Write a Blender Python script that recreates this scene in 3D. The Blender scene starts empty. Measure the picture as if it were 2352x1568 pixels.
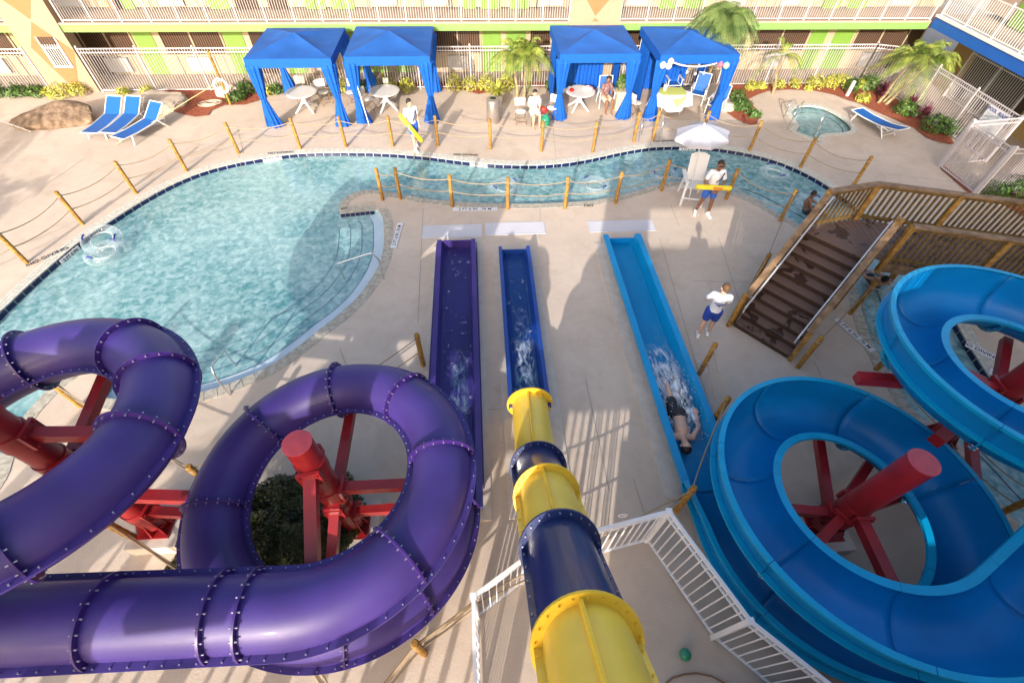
import bpy, bmesh, math, random
from math import sin, cos, pi, radians, sqrt, atan2
from mathutils import Vector, Matrix
from mathutils.geometry import tessellate_polygon
random.seed(7)
SC = bpy.context.scene; COL = SC.collection
# ------------------------------------------------------------------ camera
H = 8.8; FPX = 1371.25*2352/3000; TH = 0.877599657; RO = 0.0263985; YAW = radians(-4.989)
def _axes():
    f = Vector((0, cos(TH), -sin(TH))); u = Vector((0, sin(TH), cos(TH))); r = Vector((1, 0, 0))
    c, s = cos(RO), sin(RO); r, u = c*r+s*u, -s*r+c*u
    M = Matrix.Rotation(YAW, 3, 'Z'); return M@r, M@u, M@f
RR, UU, FF = _axes()
cd = bpy.data.cameras.new('camera'); cam = bpy.data.objects.new('camera', cd); COL.objects.link(cam)
cam.matrix_world = Matrix.Translation((0, 0, H)) @ Matrix((RR, UU, -FF)).transposed().to_4x4()
cd.lens = 16.455; cd.sensor_width = 36; cd.clip_end = 500; cd.clip_start = .05; SC.camera = cam
def ray(x, y): return FF+RR*((x-1176)/FPX)-UU*((y-784)/FPX)
def G(x, y, z=0.0):                      # survey helper: point at height z seen at a photo position
    d = ray(x, y); return Vector((0, 0, H))+d*((z-H)/d.z)
# ------------------------------------------------------------------ materials
def mat(name, c, rough=.6, metal=0, n=0, ns=8, c2=None, bump=0, bs=40, spec=.5, coat=0, detail=4):
    m = bpy.data.materials.new(name); m.use_nodes = True; nt = m.node_tree; b = nt.nodes['Principled BSDF']
    b.inputs['Base Color'].default_value = (*c, 1); b.inputs['Roughness'].default_value = rough
    b.inputs['Metallic'].default_value = metal; b.inputs['Specular IOR Level'].default_value = spec
    if coat: b.inputs['Coat Weight'].default_value = coat; b.inputs['Coat Roughness'].default_value = .08
    if n or c2 or bump:
        tc = nt.nodes.new('ShaderNodeTexCoord')
        geo = nt.nodes.new('ShaderNodeNewGeometry')
    if n or c2:
        t = nt.nodes.new('ShaderNodeTexNoise'); t.inputs['Scale'].default_value = ns; t.inputs['Detail'].default_value = detail
        nt.links.new(geo.outputs['Position'], t.inputs['Vector'])
        rp = nt.nodes.new('ShaderNodeValToRGB'); rp.color_ramp.elements[0].position = .35; rp.color_ramp.elements[1].position = .68
        a = c; e = c2 if c2 else tuple(min(1, v*(1+n)) for v in c)
        if not c2: a = tuple(v*(1-n) for v in c)
        rp.color_ramp.elements[0].color = (*a, 1); rp.color_ramp.elements[1].color = (*e, 1)
        nt.links.new(t.outputs['Fac'], rp.inputs['Fac']); nt.links.new(rp.outputs['Color'], b.inputs['Base Color'])
    if bump:
        t2 = nt.nodes.new('ShaderNodeTexNoise'); t2.inputs['Scale'].default_value = bs; t2.inputs['Detail'].default_value = 5
        nt.links.new(geo.outputs['Position'], t2.inputs['Vector'])
        bp = nt.nodes.new('ShaderNodeBump'); bp.inputs['Strength'].default_value = bump; bp.inputs['Distance'].default_value = .02
        nt.links.new(t2.outputs['Fac'], bp.inputs['Height']); nt.links.new(bp.outputs['Normal'], b.inputs['Normal'])
    return m
M = {}
M['deck'] = None
def deck_mat():
    m = mat('deck_concrete', (.56, .45, .37), .8, n=0, bump=.25, bs=30); nt = m.node_tree; b = nt.nodes['Principled BSDF']
    g = nt.nodes.new('ShaderNodeNewGeometry')
    def noise(s, d, dist=0):
        t = nt.nodes.new('ShaderNodeTexNoise'); t.inputs['Scale'].default_value = s; t.inputs['Detail'].default_value = d
        t.inputs['Distortion'].default_value = dist; nt.links.new(g.outputs['Position'], t.inputs['Vector']); return t
    def ramp(t, p0, c0, p1, c1):
        r = nt.nodes.new('ShaderNodeValToRGB'); e = r.color_ramp.elements; e[0].position = p0; e[1].position = p1
        e[0].color = (*c0, 1); e[1].color = (*c1, 1); nt.links.new(t.outputs['Fac'], r.inputs['Fac']); return r
    def mul(a, b_):
        x = nt.nodes.new('ShaderNodeMixRGB'); x.blend_type = 'MULTIPLY'; x.inputs[0].default_value = 1
        nt.links.new(a.outputs[0], x.inputs[1]); nt.links.new(b_.outputs[0], x.inputs[2]); return x
    a = ramp(noise(.35, 4, .6), .3, (.505, .412, .335), .7, (.58, .478, .395))
    c = ramp(noise(2.2, 8, 1.2), .32, (.92, .91, .90), .6, (1, 1, 1))
    d = ramp(noise(60, 3), .3, (.93, .93, .93), .7, (1.04, 1.04, 1.04))
    e = ramp(noise(.7, 7, 1.6), .56, (1, 1, 1), .76, (.86, .83, .79))
    rr = ramp(noise(.7, 7, 1.6), .60, (.85, .85, .85), .76, (.35, .35, .35)); nt.links.new(rr.outputs[0], b.inputs['Roughness'])
    nt.links.new(mul(mul(a, c), mul(d, e)).outputs[0], b.inputs['Base Color']); return m
M['deck'] = deck_mat()
M['coping'] = mat('coping_stone', (.30, .27, .215), .7, c2=(.47, .44, .38), ns=9, bump=.3)
M['pave_light'] = mat('pale_pavers', (.42, .41, .36), .7, c2=(.62, .60, .54), ns=14, bump=.3)
M['navy'] = mat('navy_tile', (.006, .010, .06), .2)
M['stepline'] = mat('slate_blue_tile', (.07, .11, .17), .4)
M['grout'] = mat('tile_grout', (.35, .40, .42), .6)
M['white'] = mat('white_paint', (.66, .66, .68), .45)
M['offwhite'] = mat('white_plastic', (.66, .65, .64), .4, n=.04, ns=3)
M['black'] = mat('black_print', (.02, .02, .025), .6)
M['blueprint'] = mat('blue_print', (.02, .03, .25), .6)
M['poolwall'] = mat('pool_plaster', (.30, .48, .53), .6, n=.06, ns=3)
M['step'] = mat('pool_step_plaster', (.42, .53, .62), .6, n=.05, ns=3)
M['grey_pad'] = mat('grey_pad', (.52, .46, .41), .8, n=.08, ns=5)
M['joint'] = mat('joint_line', (.30, .25, .21), .9)
M['mulch'] = mat('red_mulch', (.16, .035, .018), .95, c2=(.42, .11, .05), ns=22, bump=1, bs=30)
M['soil'] = mat('garden_soil', (.25, .2, .15), .95, n=.2, ns=6, bump=.6)
M['purple'] = mat('purple_fibreglass', (.044, .026, .165), .47, n=.20, ns=1.1, detail=8, bump=.06, bs=12, coat=.06, spec=.35)
M['purple_d'] = mat('purple_flange', (.034, .012, .13), .4, n=.1, ns=3)
M['yellow'] = mat('yellow_fibreglass', (.80, .53, .055), .4, n=.09, ns=1.6, detail=8, bump=.05, bs=12, coat=.2)
M['yellow_f'] = mat('yellow_flange', (.84, .52, .03), .4, n=.1, ns=3)
M['navyfg'] = mat('navy_fibreglass', (.007, .020, .10), .3, n=.12, ns=2, coat=.3)
M['royal'] = mat('royal_blue_fibreglass', (.006, .04, .24), .3, n=.08, ns=2, coat=.3)
M['blue'] = mat('bright_blue_fibreglass', (.0005, .175, .46), .40, n=.14, ns=1.0, detail=8, bump=.05, bs=10, coat=.05, spec=.28)
M['blue_out'] = mat('open_lit_blue_fibreglass', (.001, .24, .52), .35, n=.08, ns=1.4, bump=.04, bs=10, coat=.1, spec=.35)  # slide blue painted lighter for the more open light on the run-out
M['blue_rim'] = mat('bright_blue_gelcoat_lip', (.001, .27, .52), .4, n=.08, ns=3, coat=.05, spec=.28)
M['bolt'] = mat('zinc_bolt', (.34, .32, .44), .4, metal=.5)
M['red'] = mat('red_painted_steel', (.26, .010, .014), .42, n=.16, ns=3, detail=8, bump=.05, bs=20, coat=.2)
M['post'] = mat('treated_timber_post', (.22, .105, .018), .8, c2=(.40, .22, .045), ns=11, bump=.6, bs=18)
M['rope'] = mat('tan_rope', (.34, .25, .16), .9)
M['rope_y'] = mat('yellow_safety_rope', (.62, .58, .25), .8)
M['wood_rail'] = mat('weathered_rail_wood', (.13, .074, .036), .7, c2=(.27, .17, .095), ns=6, bump=.4, bs=25)
M['wood_slat'] = mat('treated_baluster_wood', (.085, .047, .013), .75, c2=(.18, .11, .032), ns=8, bump=.4)
def deckboard():
    m = mat('brown_composite_board', (.17, .10, .078), .75); nt = m.node_tree; b = nt.nodes['Principled BSDF']
    g = nt.nodes.new('ShaderNodeNewGeometry')
    t = nt.nodes.new('ShaderNodeTexNoise'); t.inputs['Scale'].default_value = 2.3; t.inputs['Detail'].default_value = 3.5; t.inputs['Distortion'].default_value = .25
    nt.links.new(g.outputs['Position'], t.inputs['Vector'])
    r = nt.nodes.new('ShaderNodeValToRGB'); e = r.color_ramp.elements; e[0].position = .57; e[1].position = .595
    e[0].color = (.15, .09, .072, 1); e[1].color = (.055, .030, .022, 1)
    nt.links.new(t.outputs['Fac'], r.inputs['Fac']); nt.links.new(r.outputs['Color'], b.inputs['Base Color'])
    r2 = nt.nodes.new('ShaderNodeValToRGB'); r2.color_ramp.elements[0].position = .57; r2.color_ramp.elements[1].position = .595
    r2.color_ramp.elements[0].color = (.8, .8, .8, 1); r2.color_ramp.elements[1].color = (.25, .25, .25, 1)
    nt.links.new(t.outputs['Fac'], r2.inputs['Fac']); nt.links.new(r2.outputs['Color'], b.inputs['Roughness']); return m
M['board'] = deckboard()
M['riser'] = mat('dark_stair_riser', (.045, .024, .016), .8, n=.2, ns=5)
M['penwhite'] = mat('white_gloss_rail', (.74, .73, .76), .35)
M['steel'] = mat('stainless_tube', (.62, .64, .66), .22, metal=.9)
M['alu'] = mat('galvanised_rail', (.66, .66, .70), .35, metal=.4)
M['canvas'] = mat('blue_canvas', (.004, .085, .42), .75, n=.05, ns=3, spec=.25)
M['canvas_top'] = mat('blue_canvas_roof', (.016, .095, .36), .7, n=.10, ns=1.6, spec=.3, bump=.9, bs=2.2)
M['sling'] = mat('blue_sling_fabric', (.004, .10, .38), .6)
M['cream'] = mat('cream_stucco', (.36, .25, .165), .85, n=.04, ns=3, bump=.2)
M['panelc'] = mat('cream_wall_panel', (.40, .325, .215), .7, n=.04, ns=2)
M['orange'] = mat('orange_stucco', (.37, .145, .06), .85, n=.04, ns=3, bump=.2)
M['green'] = mat('lime_green_paint', (.165, .31, .045), .5, n=.04, ns=3)
M['greenledge'] = mat('green_fascia_paint', (.17, .31, .085), .5, n=.04, ns=3)
M['blueledge'] = mat('blue_fascia_paint', (.01, .10, .42), .5, n=.04, ns=3)
M['tan_wall'] = mat('tan_stucco', (.40, .27, .10), .85, n=.05, ns=2, bump=.2)
M['slab'] = mat('walkway_slab', (.36, .28, .23), .85, n=.06, ns=3)
M['acunit'] = mat('wall_unit_white', (.42, .42, .44), .4)
M['pinkwhite'] = mat('white_aluminium_rail', (.52, .475, .48), .4)
def blinds():
    m = mat('window_with_drapes', (.2, .13, .09), .15); nt = m.node_tree; b = nt.nodes['Principled BSDF']
    g = nt.nodes.new('ShaderNodeNewGeometry'); w = nt.nodes.new('ShaderNodeTexWave'); w.inputs['Scale'].default_value = 3.2
    w.inputs['Distortion'].default_value = 2.5; w.inputs['Detail'].default_value = 2; w.inputs['Detail Scale'].default_value = .6
    mp = nt.nodes.new('ShaderNodeMapping'); mp.inputs['Scale'].default_value = (1, .1, .12)
    nt.links.new(g.outputs['Position'], mp.inputs['Vector']); nt.links.new(mp.outputs[0], w.inputs['Vector'])
    r = nt.nodes.new('ShaderNodeValToRGB'); e = r.color_ramp.elements; e[0].color = (.035, .018, .012, 1); e[1].color = (.13, .085, .06, 1)
    nt.links.new(w.outputs['Fac'], r.inputs['Fac']); nt.links.new(r.outputs['Color'], b.inputs['Base Color']); return m
M['blinds'] = blinds()
M['darkroom'] = mat('dark_doorway', (.05, .03, .02), .3)
M['leaf'] = mat('green_leaves', (.025, .07, .010), .55, c2=(.10, .20, .03), ns=4)
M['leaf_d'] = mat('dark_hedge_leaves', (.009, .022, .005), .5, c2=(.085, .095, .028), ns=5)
M['leaf_y'] = mat('yellow_green_leaves', (.22, .28, .03), .55, c2=(.60, .52, .09), ns=6)
M['leaf_r'] = mat('maroon_leaves', (.09, .012, .03), .5, c2=(.25, .05, .09), ns=6)
M['palm'] = mat('palm_leaflets', (.07, .13, .015), .5, c2=(.30, .34, .06), ns=3)
M['palm_g'] = mat('feathery_palm_leaflets', (.05, .10, .022), .5, c2=(.22, .30, .09), ns=3)
M['trunk'] = mat('palm_trunk', (.22, .17, .09), .9, c2=(.42, .34, .18), ns=9, bump=.6)
M['rock'] = mat('brown_boulder', (.11, .07, .043), .9, c2=(.27, .19, .13), ns=5, bump=1, bs=9)
M['flatrock'] = mat('pale_flagstone', (.42, .34, .27), .9, c2=(.56, .46, .37), ns=4, bump=.5, bs=9)
M['skin_a'] = mat('tan_skin', (.40, .21, .13), .55)
M['skin_b'] = mat('brown_skin', (.22, .10, .055), .55)
M['skin_c'] = mat('fair_skin', (.56, .34, .25), .55)
M['hair_d'] = mat('dark_hair', (.015, .010, .008), .6)
M['hair_b'] = mat('brown_hair', (.12, .06, .025), .65)
M['shirt'] = mat('white_tshirt', (.74, .75, .82), .85, bump=.3, bs=14)
M['shorts'] = mat('blue_shorts', (.03, .12, .55), .8, bump=.4, bs=16)
M['shorts_d'] = mat('royal_blue_shorts', (.012, .05, .34), .8, bump=.4, bs=16)
M['trunks'] = mat('black_swim_trunks', (.015, .015, .02), .7)
M['sock'] = mat('white_shoe', (.80, .80, .80), .6)
M['print_dress'] = mat('dark_print_fabric', (.02, .018, .025), .8, c2=(.40, .22, .22), ns=26)
M['resq'] = mat('yellow_rescue_foam', (.85, .66, .02), .5, n=.05, ns=5)
M['resq_o'] = mat('orange_print_panel', (.80, .42, .06), .5)
M['redprint'] = mat('red_print', (.5, .03, .02), .5)
M['navystrap'] = mat('navy_strap', (.015, .02, .09), .8)
M['umb'] = mat('white_umbrella_canvas', (.42, .42, .48), .7, n=.04, ns=3)
M['pink'] = mat('pink_towel', (.72, .18, .28), .9, c2=(.85, .7, .7), ns=9)
M['cloth'] = mat('white_tablecloth', (.74, .74, .82), .85)
M['runner'] = mat('lime_table_runner', (.45, .50, .14), .85)
M['brownmetal'] = mat('brown_chair_frame', (.22, .13, .07), .5)
M['greenball'] = mat('green_plastic', (.02, .22, .13), .4)
M['can'] = mat('brushed_steel_bin', (.42, .37, .34), .32, metal=.7, n=.1, ns=3)
M['pot'] = mat('beige_planter', (.52, .44, .32), .8)
M['paper'] = [mat('paper_'+n, c, .8) for n, c in (('cream', (.80, .85, .50)), ('peach', (.85, .55, .35)), ('white', (.8, .8, .7)), ('pink', (.75, .12, .20)), ('mint', (.30, .70, .35)))]
def clear(name, tint, alpha):
    m = bpy.data.materials.new(name); m.use_nodes = True; nt = m.node_tree; b = nt.nodes['Principled BSDF']; o = nt.nodes['Material Output']
    b.inputs['Base Color'].default_value = (*tint, 1); b.inputs['Roughness'].default_value = .06
    tr = nt.nodes.new('ShaderNodeBsdfTransparent'); mx = nt.nodes.new('ShaderNodeMixShader')
    lw = nt.nodes.new('ShaderNodeLayerWeight'); lw.inputs['Blend'].default_value = .35
    ma = nt.nodes.new('ShaderNodeMath'); ma.operation = 'MULTIPLY_ADD'; ma.inputs[1].default_value = .42; ma.inputs[2].default_value = alpha
    nt.links.new(lw.outputs['Facing'], ma.inputs[0]); nt.links.new(ma.outputs[0], mx.inputs[0])
    nt.links.new(tr.outputs[0], mx.inputs[1]); nt.links.new(b.outputs[0], mx.inputs[2]); nt.links.new(mx.outputs[0], o.inputs[0]); return m
M['vinyl'] = clear('clear_vinyl', (.5, .6, .66), .05)
def foam_mat():
    m = bpy.data.materials.new('soft_foam'); m.use_nodes = True; nt = m.node_tree; b = nt.nodes['Principled BSDF']; o = nt.nodes['Material Output']
    b.inputs['Base Color'].default_value = (.60, .66, .74, 1); b.inputs['Roughness'].default_value = .5
    g = nt.nodes.new('ShaderNodeNewGeometry'); mp = nt.nodes.new('ShaderNodeMapping'); mp.inputs['Scale'].default_value = (1.6, .55, 1); nt.links.new(g.outputs['Position'], mp.inputs['Vector'])
    t = nt.nodes.new('ShaderNodeTexNoise'); t.inputs['Scale'].default_value = 7; t.inputs['Detail'].default_value = 9; t.inputs['Distortion'].default_value = .8; nt.links.new(mp.outputs[0], t.inputs['Vector'])
    r = nt.nodes.new('ShaderNodeValToRGB'); r.color_ramp.elements[0].position = .40; r.color_ramp.elements[1].position = .68; nt.links.new(t.outputs['Fac'], r.inputs['Fac'])
    at = nt.nodes.new('ShaderNodeAttribute'); at.attribute_name = 'fade'; mu = nt.nodes.new('ShaderNodeMath'); mu.operation = 'MULTIPLY'; nt.links.new(r.outputs['Color'], mu.inputs[0]); nt.links.new(at.outputs['Fac'], mu.inputs[1])
    tr = nt.nodes.new('ShaderNodeBsdfTransparent'); ms = nt.nodes.new('ShaderNodeMixShader'); nt.links.new(mu.outputs[0], ms.inputs[0]); nt.links.new(tr.outputs[0], ms.inputs[1]); nt.links.new(b.outputs[0], ms.inputs[2]); nt.links.new(ms.outputs[0], o.inputs[0]); return m
M['softfoam'] = foam_mat()
def water(name, c0, c1, c2, trans, foam_lo, foam_hi, scale=1.0):
    m = bpy.data.materials.new(name); m.use_nodes = True; nt = m.node_tree; b = nt.nodes['Principled BSDF']; o = nt.nodes['Material Output']
    g = nt.nodes.new('ShaderNodeNewGeometry')
    def noise(s, d, dist):
        t = nt.nodes.new('ShaderNodeTexNoise'); t.inputs['Scale'].default_value = s*scale; t.inputs['Detail'].default_value = d
        t.inputs['Distortion'].default_value = dist; nt.links.new(g.outputs['Position'], t.inputs['Vector']); return t
    n1 = noise(.24, 4, .8); n2 = noise(5.5, 12, .7); n3 = noise(20, 4, .4)
    r1 = nt.nodes.new('ShaderNodeValToRGB'); r1.color_ramp.elements[0].position = .38; r1.color_ramp.elements[1].position = .62
    r1.color_ramp.elements[0].color = (*c0, 1); r1.color_ramp.elements[1].color = (*c1, 1); nt.links.new(n1.outputs['Fac'], r1.inputs['Fac'])
    r2 = nt.nodes.new('ShaderNodeValToRGB'); r2.color_ramp.elements[0].position = foam_lo; r2.color_ramp.elements[1].position = foam_hi
    nt.links.new(n2.outputs['Fac'], r2.inputs['Fac'])
    mx = nt.nodes.new('ShaderNodeMixRGB'); nt.links.new(r2.outputs['Color'], mx.inputs[0]); nt.links.new(r1.outputs['Color'], mx.inputs[1]); mx.inputs[2].default_value = (*c2, 1)
    nt.links.new(mx.outputs[0], b.inputs['Base Color']); b.inputs['Roughness'].default_value = .12
    ad = nt.nodes.new('ShaderNodeMath'); ad.operation = 'ADD'; nt.links.new(n2.outputs['Fac'], ad.inputs[0])
    m3 = nt.nodes.new('ShaderNodeMath'); m3.operation = 'MULTIPLY'; m3.inputs[1].default_value = .5; nt.links.new(n3.outputs['Fac'], m3.inputs[0]); nt.links.new(m3.outputs[0], ad.inputs[1])
    bp = nt.nodes.new('ShaderNodeBump'); bp.inputs['Strength'].default_value = .22; bp.inputs['Distance'].default_value = .025
    nt.links.new(ad.outputs[0], bp.inputs['Height']); nt.links.new(bp.outputs['Normal'], b.inputs['Normal'])
    tr = nt.nodes.new('ShaderNodeBsdfTransparent'); tr.inputs[0].default_value = (.75, .93, .95, 1); ms = nt.nodes.new('ShaderNodeMixShader')
    mr = nt.nodes.new('ShaderNodeMapRange'); mr.inputs['To Min'].default_value = 1-trans; mr.inputs['To Max'].default_value = 1
    nt.links.new(r2.outputs['Color'], mr.inputs['Value']); nt.links.new(mr.outputs[0], ms.inputs[0])
    nt.links.new(tr.outputs[0], ms.inputs[1]); nt.links.new(b.outputs[0], ms.inputs[2]); nt.links.new(ms.outputs[0], o.inputs[0]); return m
M['water'] = water('pool_water', (.08, .265, .295), (.265, .455, .465), (.47, .62, .63), .30, .34, .88)
M['swater_p'] = water('purple_slide_water', (.050, .022, .17), (.06, .03, .21), (.30, .28, .45), .8, .60, .74, 1.6)
M['swater_n'] = water('navy_slide_water', (.005, .026, .14), (.008, .036, .18), (.30, .34, .46), .8, .60, .75, 1.6)
M['swater_b'] = water('blue_slide_water', (.002, .23, .50), (.003, .26, .54), (.30, .52, .66), .8, .66, .80, 1.6)
M['foam'] = water('white_splash', (.34, .46, .60), (.42, .50, .62), (.62, .64, .70), .92, .38, .56, 3.2)
M['grate'] = mat('grate_white', (.50, .50, .55), .5)
M['capred'] = mat('sky_lit_red_cap', (.36, .045, .065), .45, n=.12, ns=9)  # column red made lighter and pinker to paint in the sky's reflection
M['drop'] = mat('spray_drops', (.55, .58, .66), .2)
# ------------------------------------------------------------------ mesh builder
class MB:
    def __init__(s): s.v = []; s.f = []
    def add(s, vs, fs):
        o = len(s.v); s.v += [tuple(v) for v in vs]; s.f += [tuple(i+o for i in f) for f in fs]; return s
    def box(s, a, b):
        x0, y0, z0 = a; x1, y1, z1 = b
        return s.add([(x0, y0, z0), (x1, y0, z0), (x1, y1, z0), (x0, y1, z0), (x0, y0, z1), (x1, y0, z1), (x1, y1, z1), (x0, y1, z1)],
                     [(0, 3, 2, 1), (4, 5, 6, 7), (0, 1, 5, 4), (1, 2, 6, 5), (2, 3, 7, 6), (3, 0, 4, 7)])
    def obox(s, c, sz, R=None):
        R = R or Matrix.Identity(3); c = Vector(c); h = Vector(sz)/2
        vs = [c+R@Vector((sx*h.x, sy*h.y, sz_*h.z)) for sz_ in (-1, 1) for sx, sy in ((-1, -1), (1, -1), (1, 1), (-1, 1))]
        return s.add(vs, [(0, 3, 2, 1), (4, 5, 6, 7), (0, 1, 5, 4), (1, 2, 6, 5), (2, 3, 7, 6), (3, 0, 4, 7)])
    def bar(s, p, q, w, h=None, up=(0, 0, 1)):
        p = Vector(p); q = Vector(q); h = h or w; d = (q-p); L = d.length
        if L < 1e-6: return s
        d.normalize(); up = Vector(up)
        if abs(d.dot(up)) > .98: up = Vector((0, 1, 0))
        x = d.cross(up).normalized(); z = x.cross(d).normalized()
        R = Matrix((x, d, z)).transposed(); return s.obox((p+q)/2, (w, L, h), R)
    def tube(s, pts, r, seg=8, closed=False, cap=True):
        pts = [Vector(p) for p in pts]; n = len(pts); rs = r if isinstance(r, (list, tuple)) else [r]*n
        up = Vector((0, 0, 1)); prev = None; o = len(s.v)
        for i, p in enumerate(pts):
            if closed: t = pts[(i+1) % n]-pts[i-1]
            else: t = pts[min(i+1, n-1)]-pts[max(i-1, 0)]
            t.normalize()
            if prev is None:
                a = up if abs(t.z) < .95 else Vector((1, 0, 0)); x = t.cross(a).normalized()
            else: x = (prev-t*prev.dot(t)).normalized()
            prev = x; y = t.cross(x)
            for k in range(seg):
                an = 2*pi*k/seg; s.v.append(tuple(p+(x*cos(an)+y*sin(an))*rs[i]))
        m = n if closed else n-1
        for i in range(m):
            a = o+i*seg; b = o+((i+1) % n)*seg
            for k in range(seg): k2 = (k+1) % seg; s.f.append((a+k, a+k2, b+k2, b+k))
        if cap and not closed:
            s.f.append(tuple(o+k for k in reversed(range(seg)))); s.f.append(tuple(o+(n-1)*seg+k for k in range(seg)))
        return s
    def lathe(s, c, prof, seg=20, rip=0, nrip=0, ph=0):
        c = Vector(c); o = len(s.v); n = len(prof)
        for r, z in prof:
            for k in range(seg):
                a = 2*pi*k/seg+ph; rr = r*(1+rip*cos(nrip*a)); s.v.append((c.x+rr*cos(a), c.y+rr*sin(a), c.z+z))
        for i in range(n-1):
            for k in range(seg): k2 = (k+1) % seg; s.f.append((o+i*seg+k, o+i*seg+k2, o+(i+1)*seg+k2, o+(i+1)*seg+k))
        s.f.append(tuple(o+k for k in reversed(range(seg)))); s.f.append(tuple(o+(n-1)*seg+k for k in range(seg))); return s
    def sphere(s, c, r, seg=12, ring=8, sc=(1, 1, 1)):
        c = Vector(c); o = len(s.v); s.v.append((c.x, c.y, c.z-r*sc[2]))
        for i in range(1, ring):
            t = pi*i/ring
            for k in range(seg): a = 2*pi*k/seg; s.v.append((c.x+r*sc[0]*sin(t)*cos(a), c.y+r*sc[1]*sin(t)*sin(a), c.z-r*sc[2]*cos(t)))
        s.v.append((c.x, c.y, c.z+r*sc[2])); e = len(s.v)-1
        for k in range(seg):
            k2 = (k+1) % seg; s.f.append((o, o+1+k2, o+1+k)); s.f.append((e, e-seg+k, e-seg+k2))
        for i in range(ring-2):
            for k in range(seg):
                k2 = (k+1) % seg; a = o+1+i*seg; s.f.append((a+k, a+k2, a+seg+k2, a+seg+k))
        return s
    def caps(s, p, q, r0, r1, seg=12):          # tapered capsule
        p = Vector(p); q = Vector(q); s.sphere(p, r0, seg, 8); s.sphere(q, r1, seg, 8)
        return s.tube([p, q], [r0, r1], seg)
    def prism(s, poly, z0, z1):
        n = len(poly); o = len(s.v); s.v += [(p[0], p[1], z0) for p in poly]+[(p[0], p[1], z1) for p in poly]
        for t in tessellate_polygon([[Vector((p[0], p[1], 0)) for p in poly]]):
            a, b, c = t; A, B, C_ = poly[a], poly[b], poly[c]
            if (B[0]-A[0])*(C_[1]-A[1])-(B[1]-A[1])*(C_[0]-A[0]) < 0: b, c = c, b
            s.f.append((o+n+a, o+n+b, o+n+c)); s.f.append((o+a, o+c, o+b))
        for i in range(n): j = (i+1) % n; s.f.append((o+i, o+j, o+n+j, o+n+i))
        return s
    def sheet(s, loops, z):
        fl = [p for l in loops for p in l]; o = len(s.v); s.v += [(p[0], p[1], z) for p in fl]
        for a, b, c in tessellate_polygon([[Vector((p[0], p[1], 0)) for p in l] for l in loops]):
            A, B, C_ = fl[a], fl[b], fl[c]
            if (B[0]-A[0])*(C_[1]-A[1])-(B[1]-A[1])*(C_[0]-A[0]) < 0: b, c = c, b
            s.f.append((o+a, o+b, o+c))
        return s
    def build(s, name, m, parent=None, local=False, smooth=False, ang=40, fix=True):
        vs = s.v
        if parent is not None and not local:
            L = parent.location if parent.parent is None else parent.parent.location
            vs = [(v[0]-L.x, v[1]-L.y, v[2]-L.z) for v in vs]
        me = bpy.data.meshes.new(name); me.from_pydata(vs, [], s.f)
        if fix:
            bm = bmesh.new(); bm.from_mesh(me); bmesh.ops.recalc_face_normals(bm, faces=bm.faces); bm.to_mesh(me); bm.free()
        if smooth:
            me.shade_smooth()
            if ang: me.set_sharp_from_angle(angle=radians(ang))
        me.materials.append(m); o = bpy.data.objects.new(name, me); COL.objects.link(o)
        if parent is not None: o.parent = parent
        return o
def build2(a, ma, b, mb_, name, parent, ang=35):       # one mesh, second material for its surface fittings
    o = a.build(name, ma, parent, smooth=True, ang=ang); n = len(o.data.vertices); L = parent.location if parent.parent is None else parent.parent.location
    bm = bmesh.new(); bm.from_mesh(o.data); vs = [bm.verts.new((v[0]-L.x, v[1]-L.y, v[2]-L.z)) for v in b.v]
    for f in b.f:
        q = bm.faces.new([vs[i] for i in f]); q.material_index = 1
    bm.to_mesh(o.data); bm.free(); o.data.materials.append(mb_); return o
def V(x, y, Y): d = ray(x, y); return Vector((0, 0, H))+d*(Y/d.y)
def tag(o, label=None, cat=None, group=None, kind=None):
    if label: o['label'] = label
    if cat: o['category'] = cat
    if group: o['group'] = group
    if kind: o['kind'] = kind
    return o
def thing(name, label, cat, loc=(0, 0, 0), rz=0, group=None):
    o = bpy.data.objects.new(name, None); COL.objects.link(o); o.location = loc; o.rotation_euler = (0, 0, rz); o.empty_display_size = .2
    return tag(o, label, cat, group)
def copy_tree(o, loc, rz, label, group=None):
    def cp(x, par):
        c = x.copy(); COL.objects.link(c); c.parent = par
        for ch in list(x.children): cp(ch, c)
        return c
    r = cp(o, None); r.location = loc; r.rotation_euler = (0, 0, rz); r['label'] = label
    if group: r['group'] = group
    return r
def sag(p, q, s, n=10):
    p = Vector(p); q = Vector(q); return [p.lerp(q, i/n)-Vector((0, 0, 4*s*(i/n)*(1-i/n))) for i in range(n+1)]
def text_mesh(name, body, size, m, parent, matrix, extrude=.001):
    cu = bpy.data.curves.new(name, 'FONT'); cu.body = body; cu.size = size; cu.align_x = 'CENTER'; cu.align_y = 'CENTER'; cu.extrude = extrude
    cu.offset = size*.012
    t = bpy.data.objects.new(name+'_curve', cu); COL.objects.link(t)
    me = bpy.data.meshes.new_from_object(t.evaluated_get(bpy.context.evaluated_depsgraph_get())); bpy.data.objects.remove(t); bpy.data.curves.remove(cu)
    me.name = name; me.transform(matrix); me.materials.clear(); me.materials.append(m)
    o = bpy.data.objects.new(name, me); COL.objects.link(o)
    if parent is not None: o.parent = parent
    return o
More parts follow.
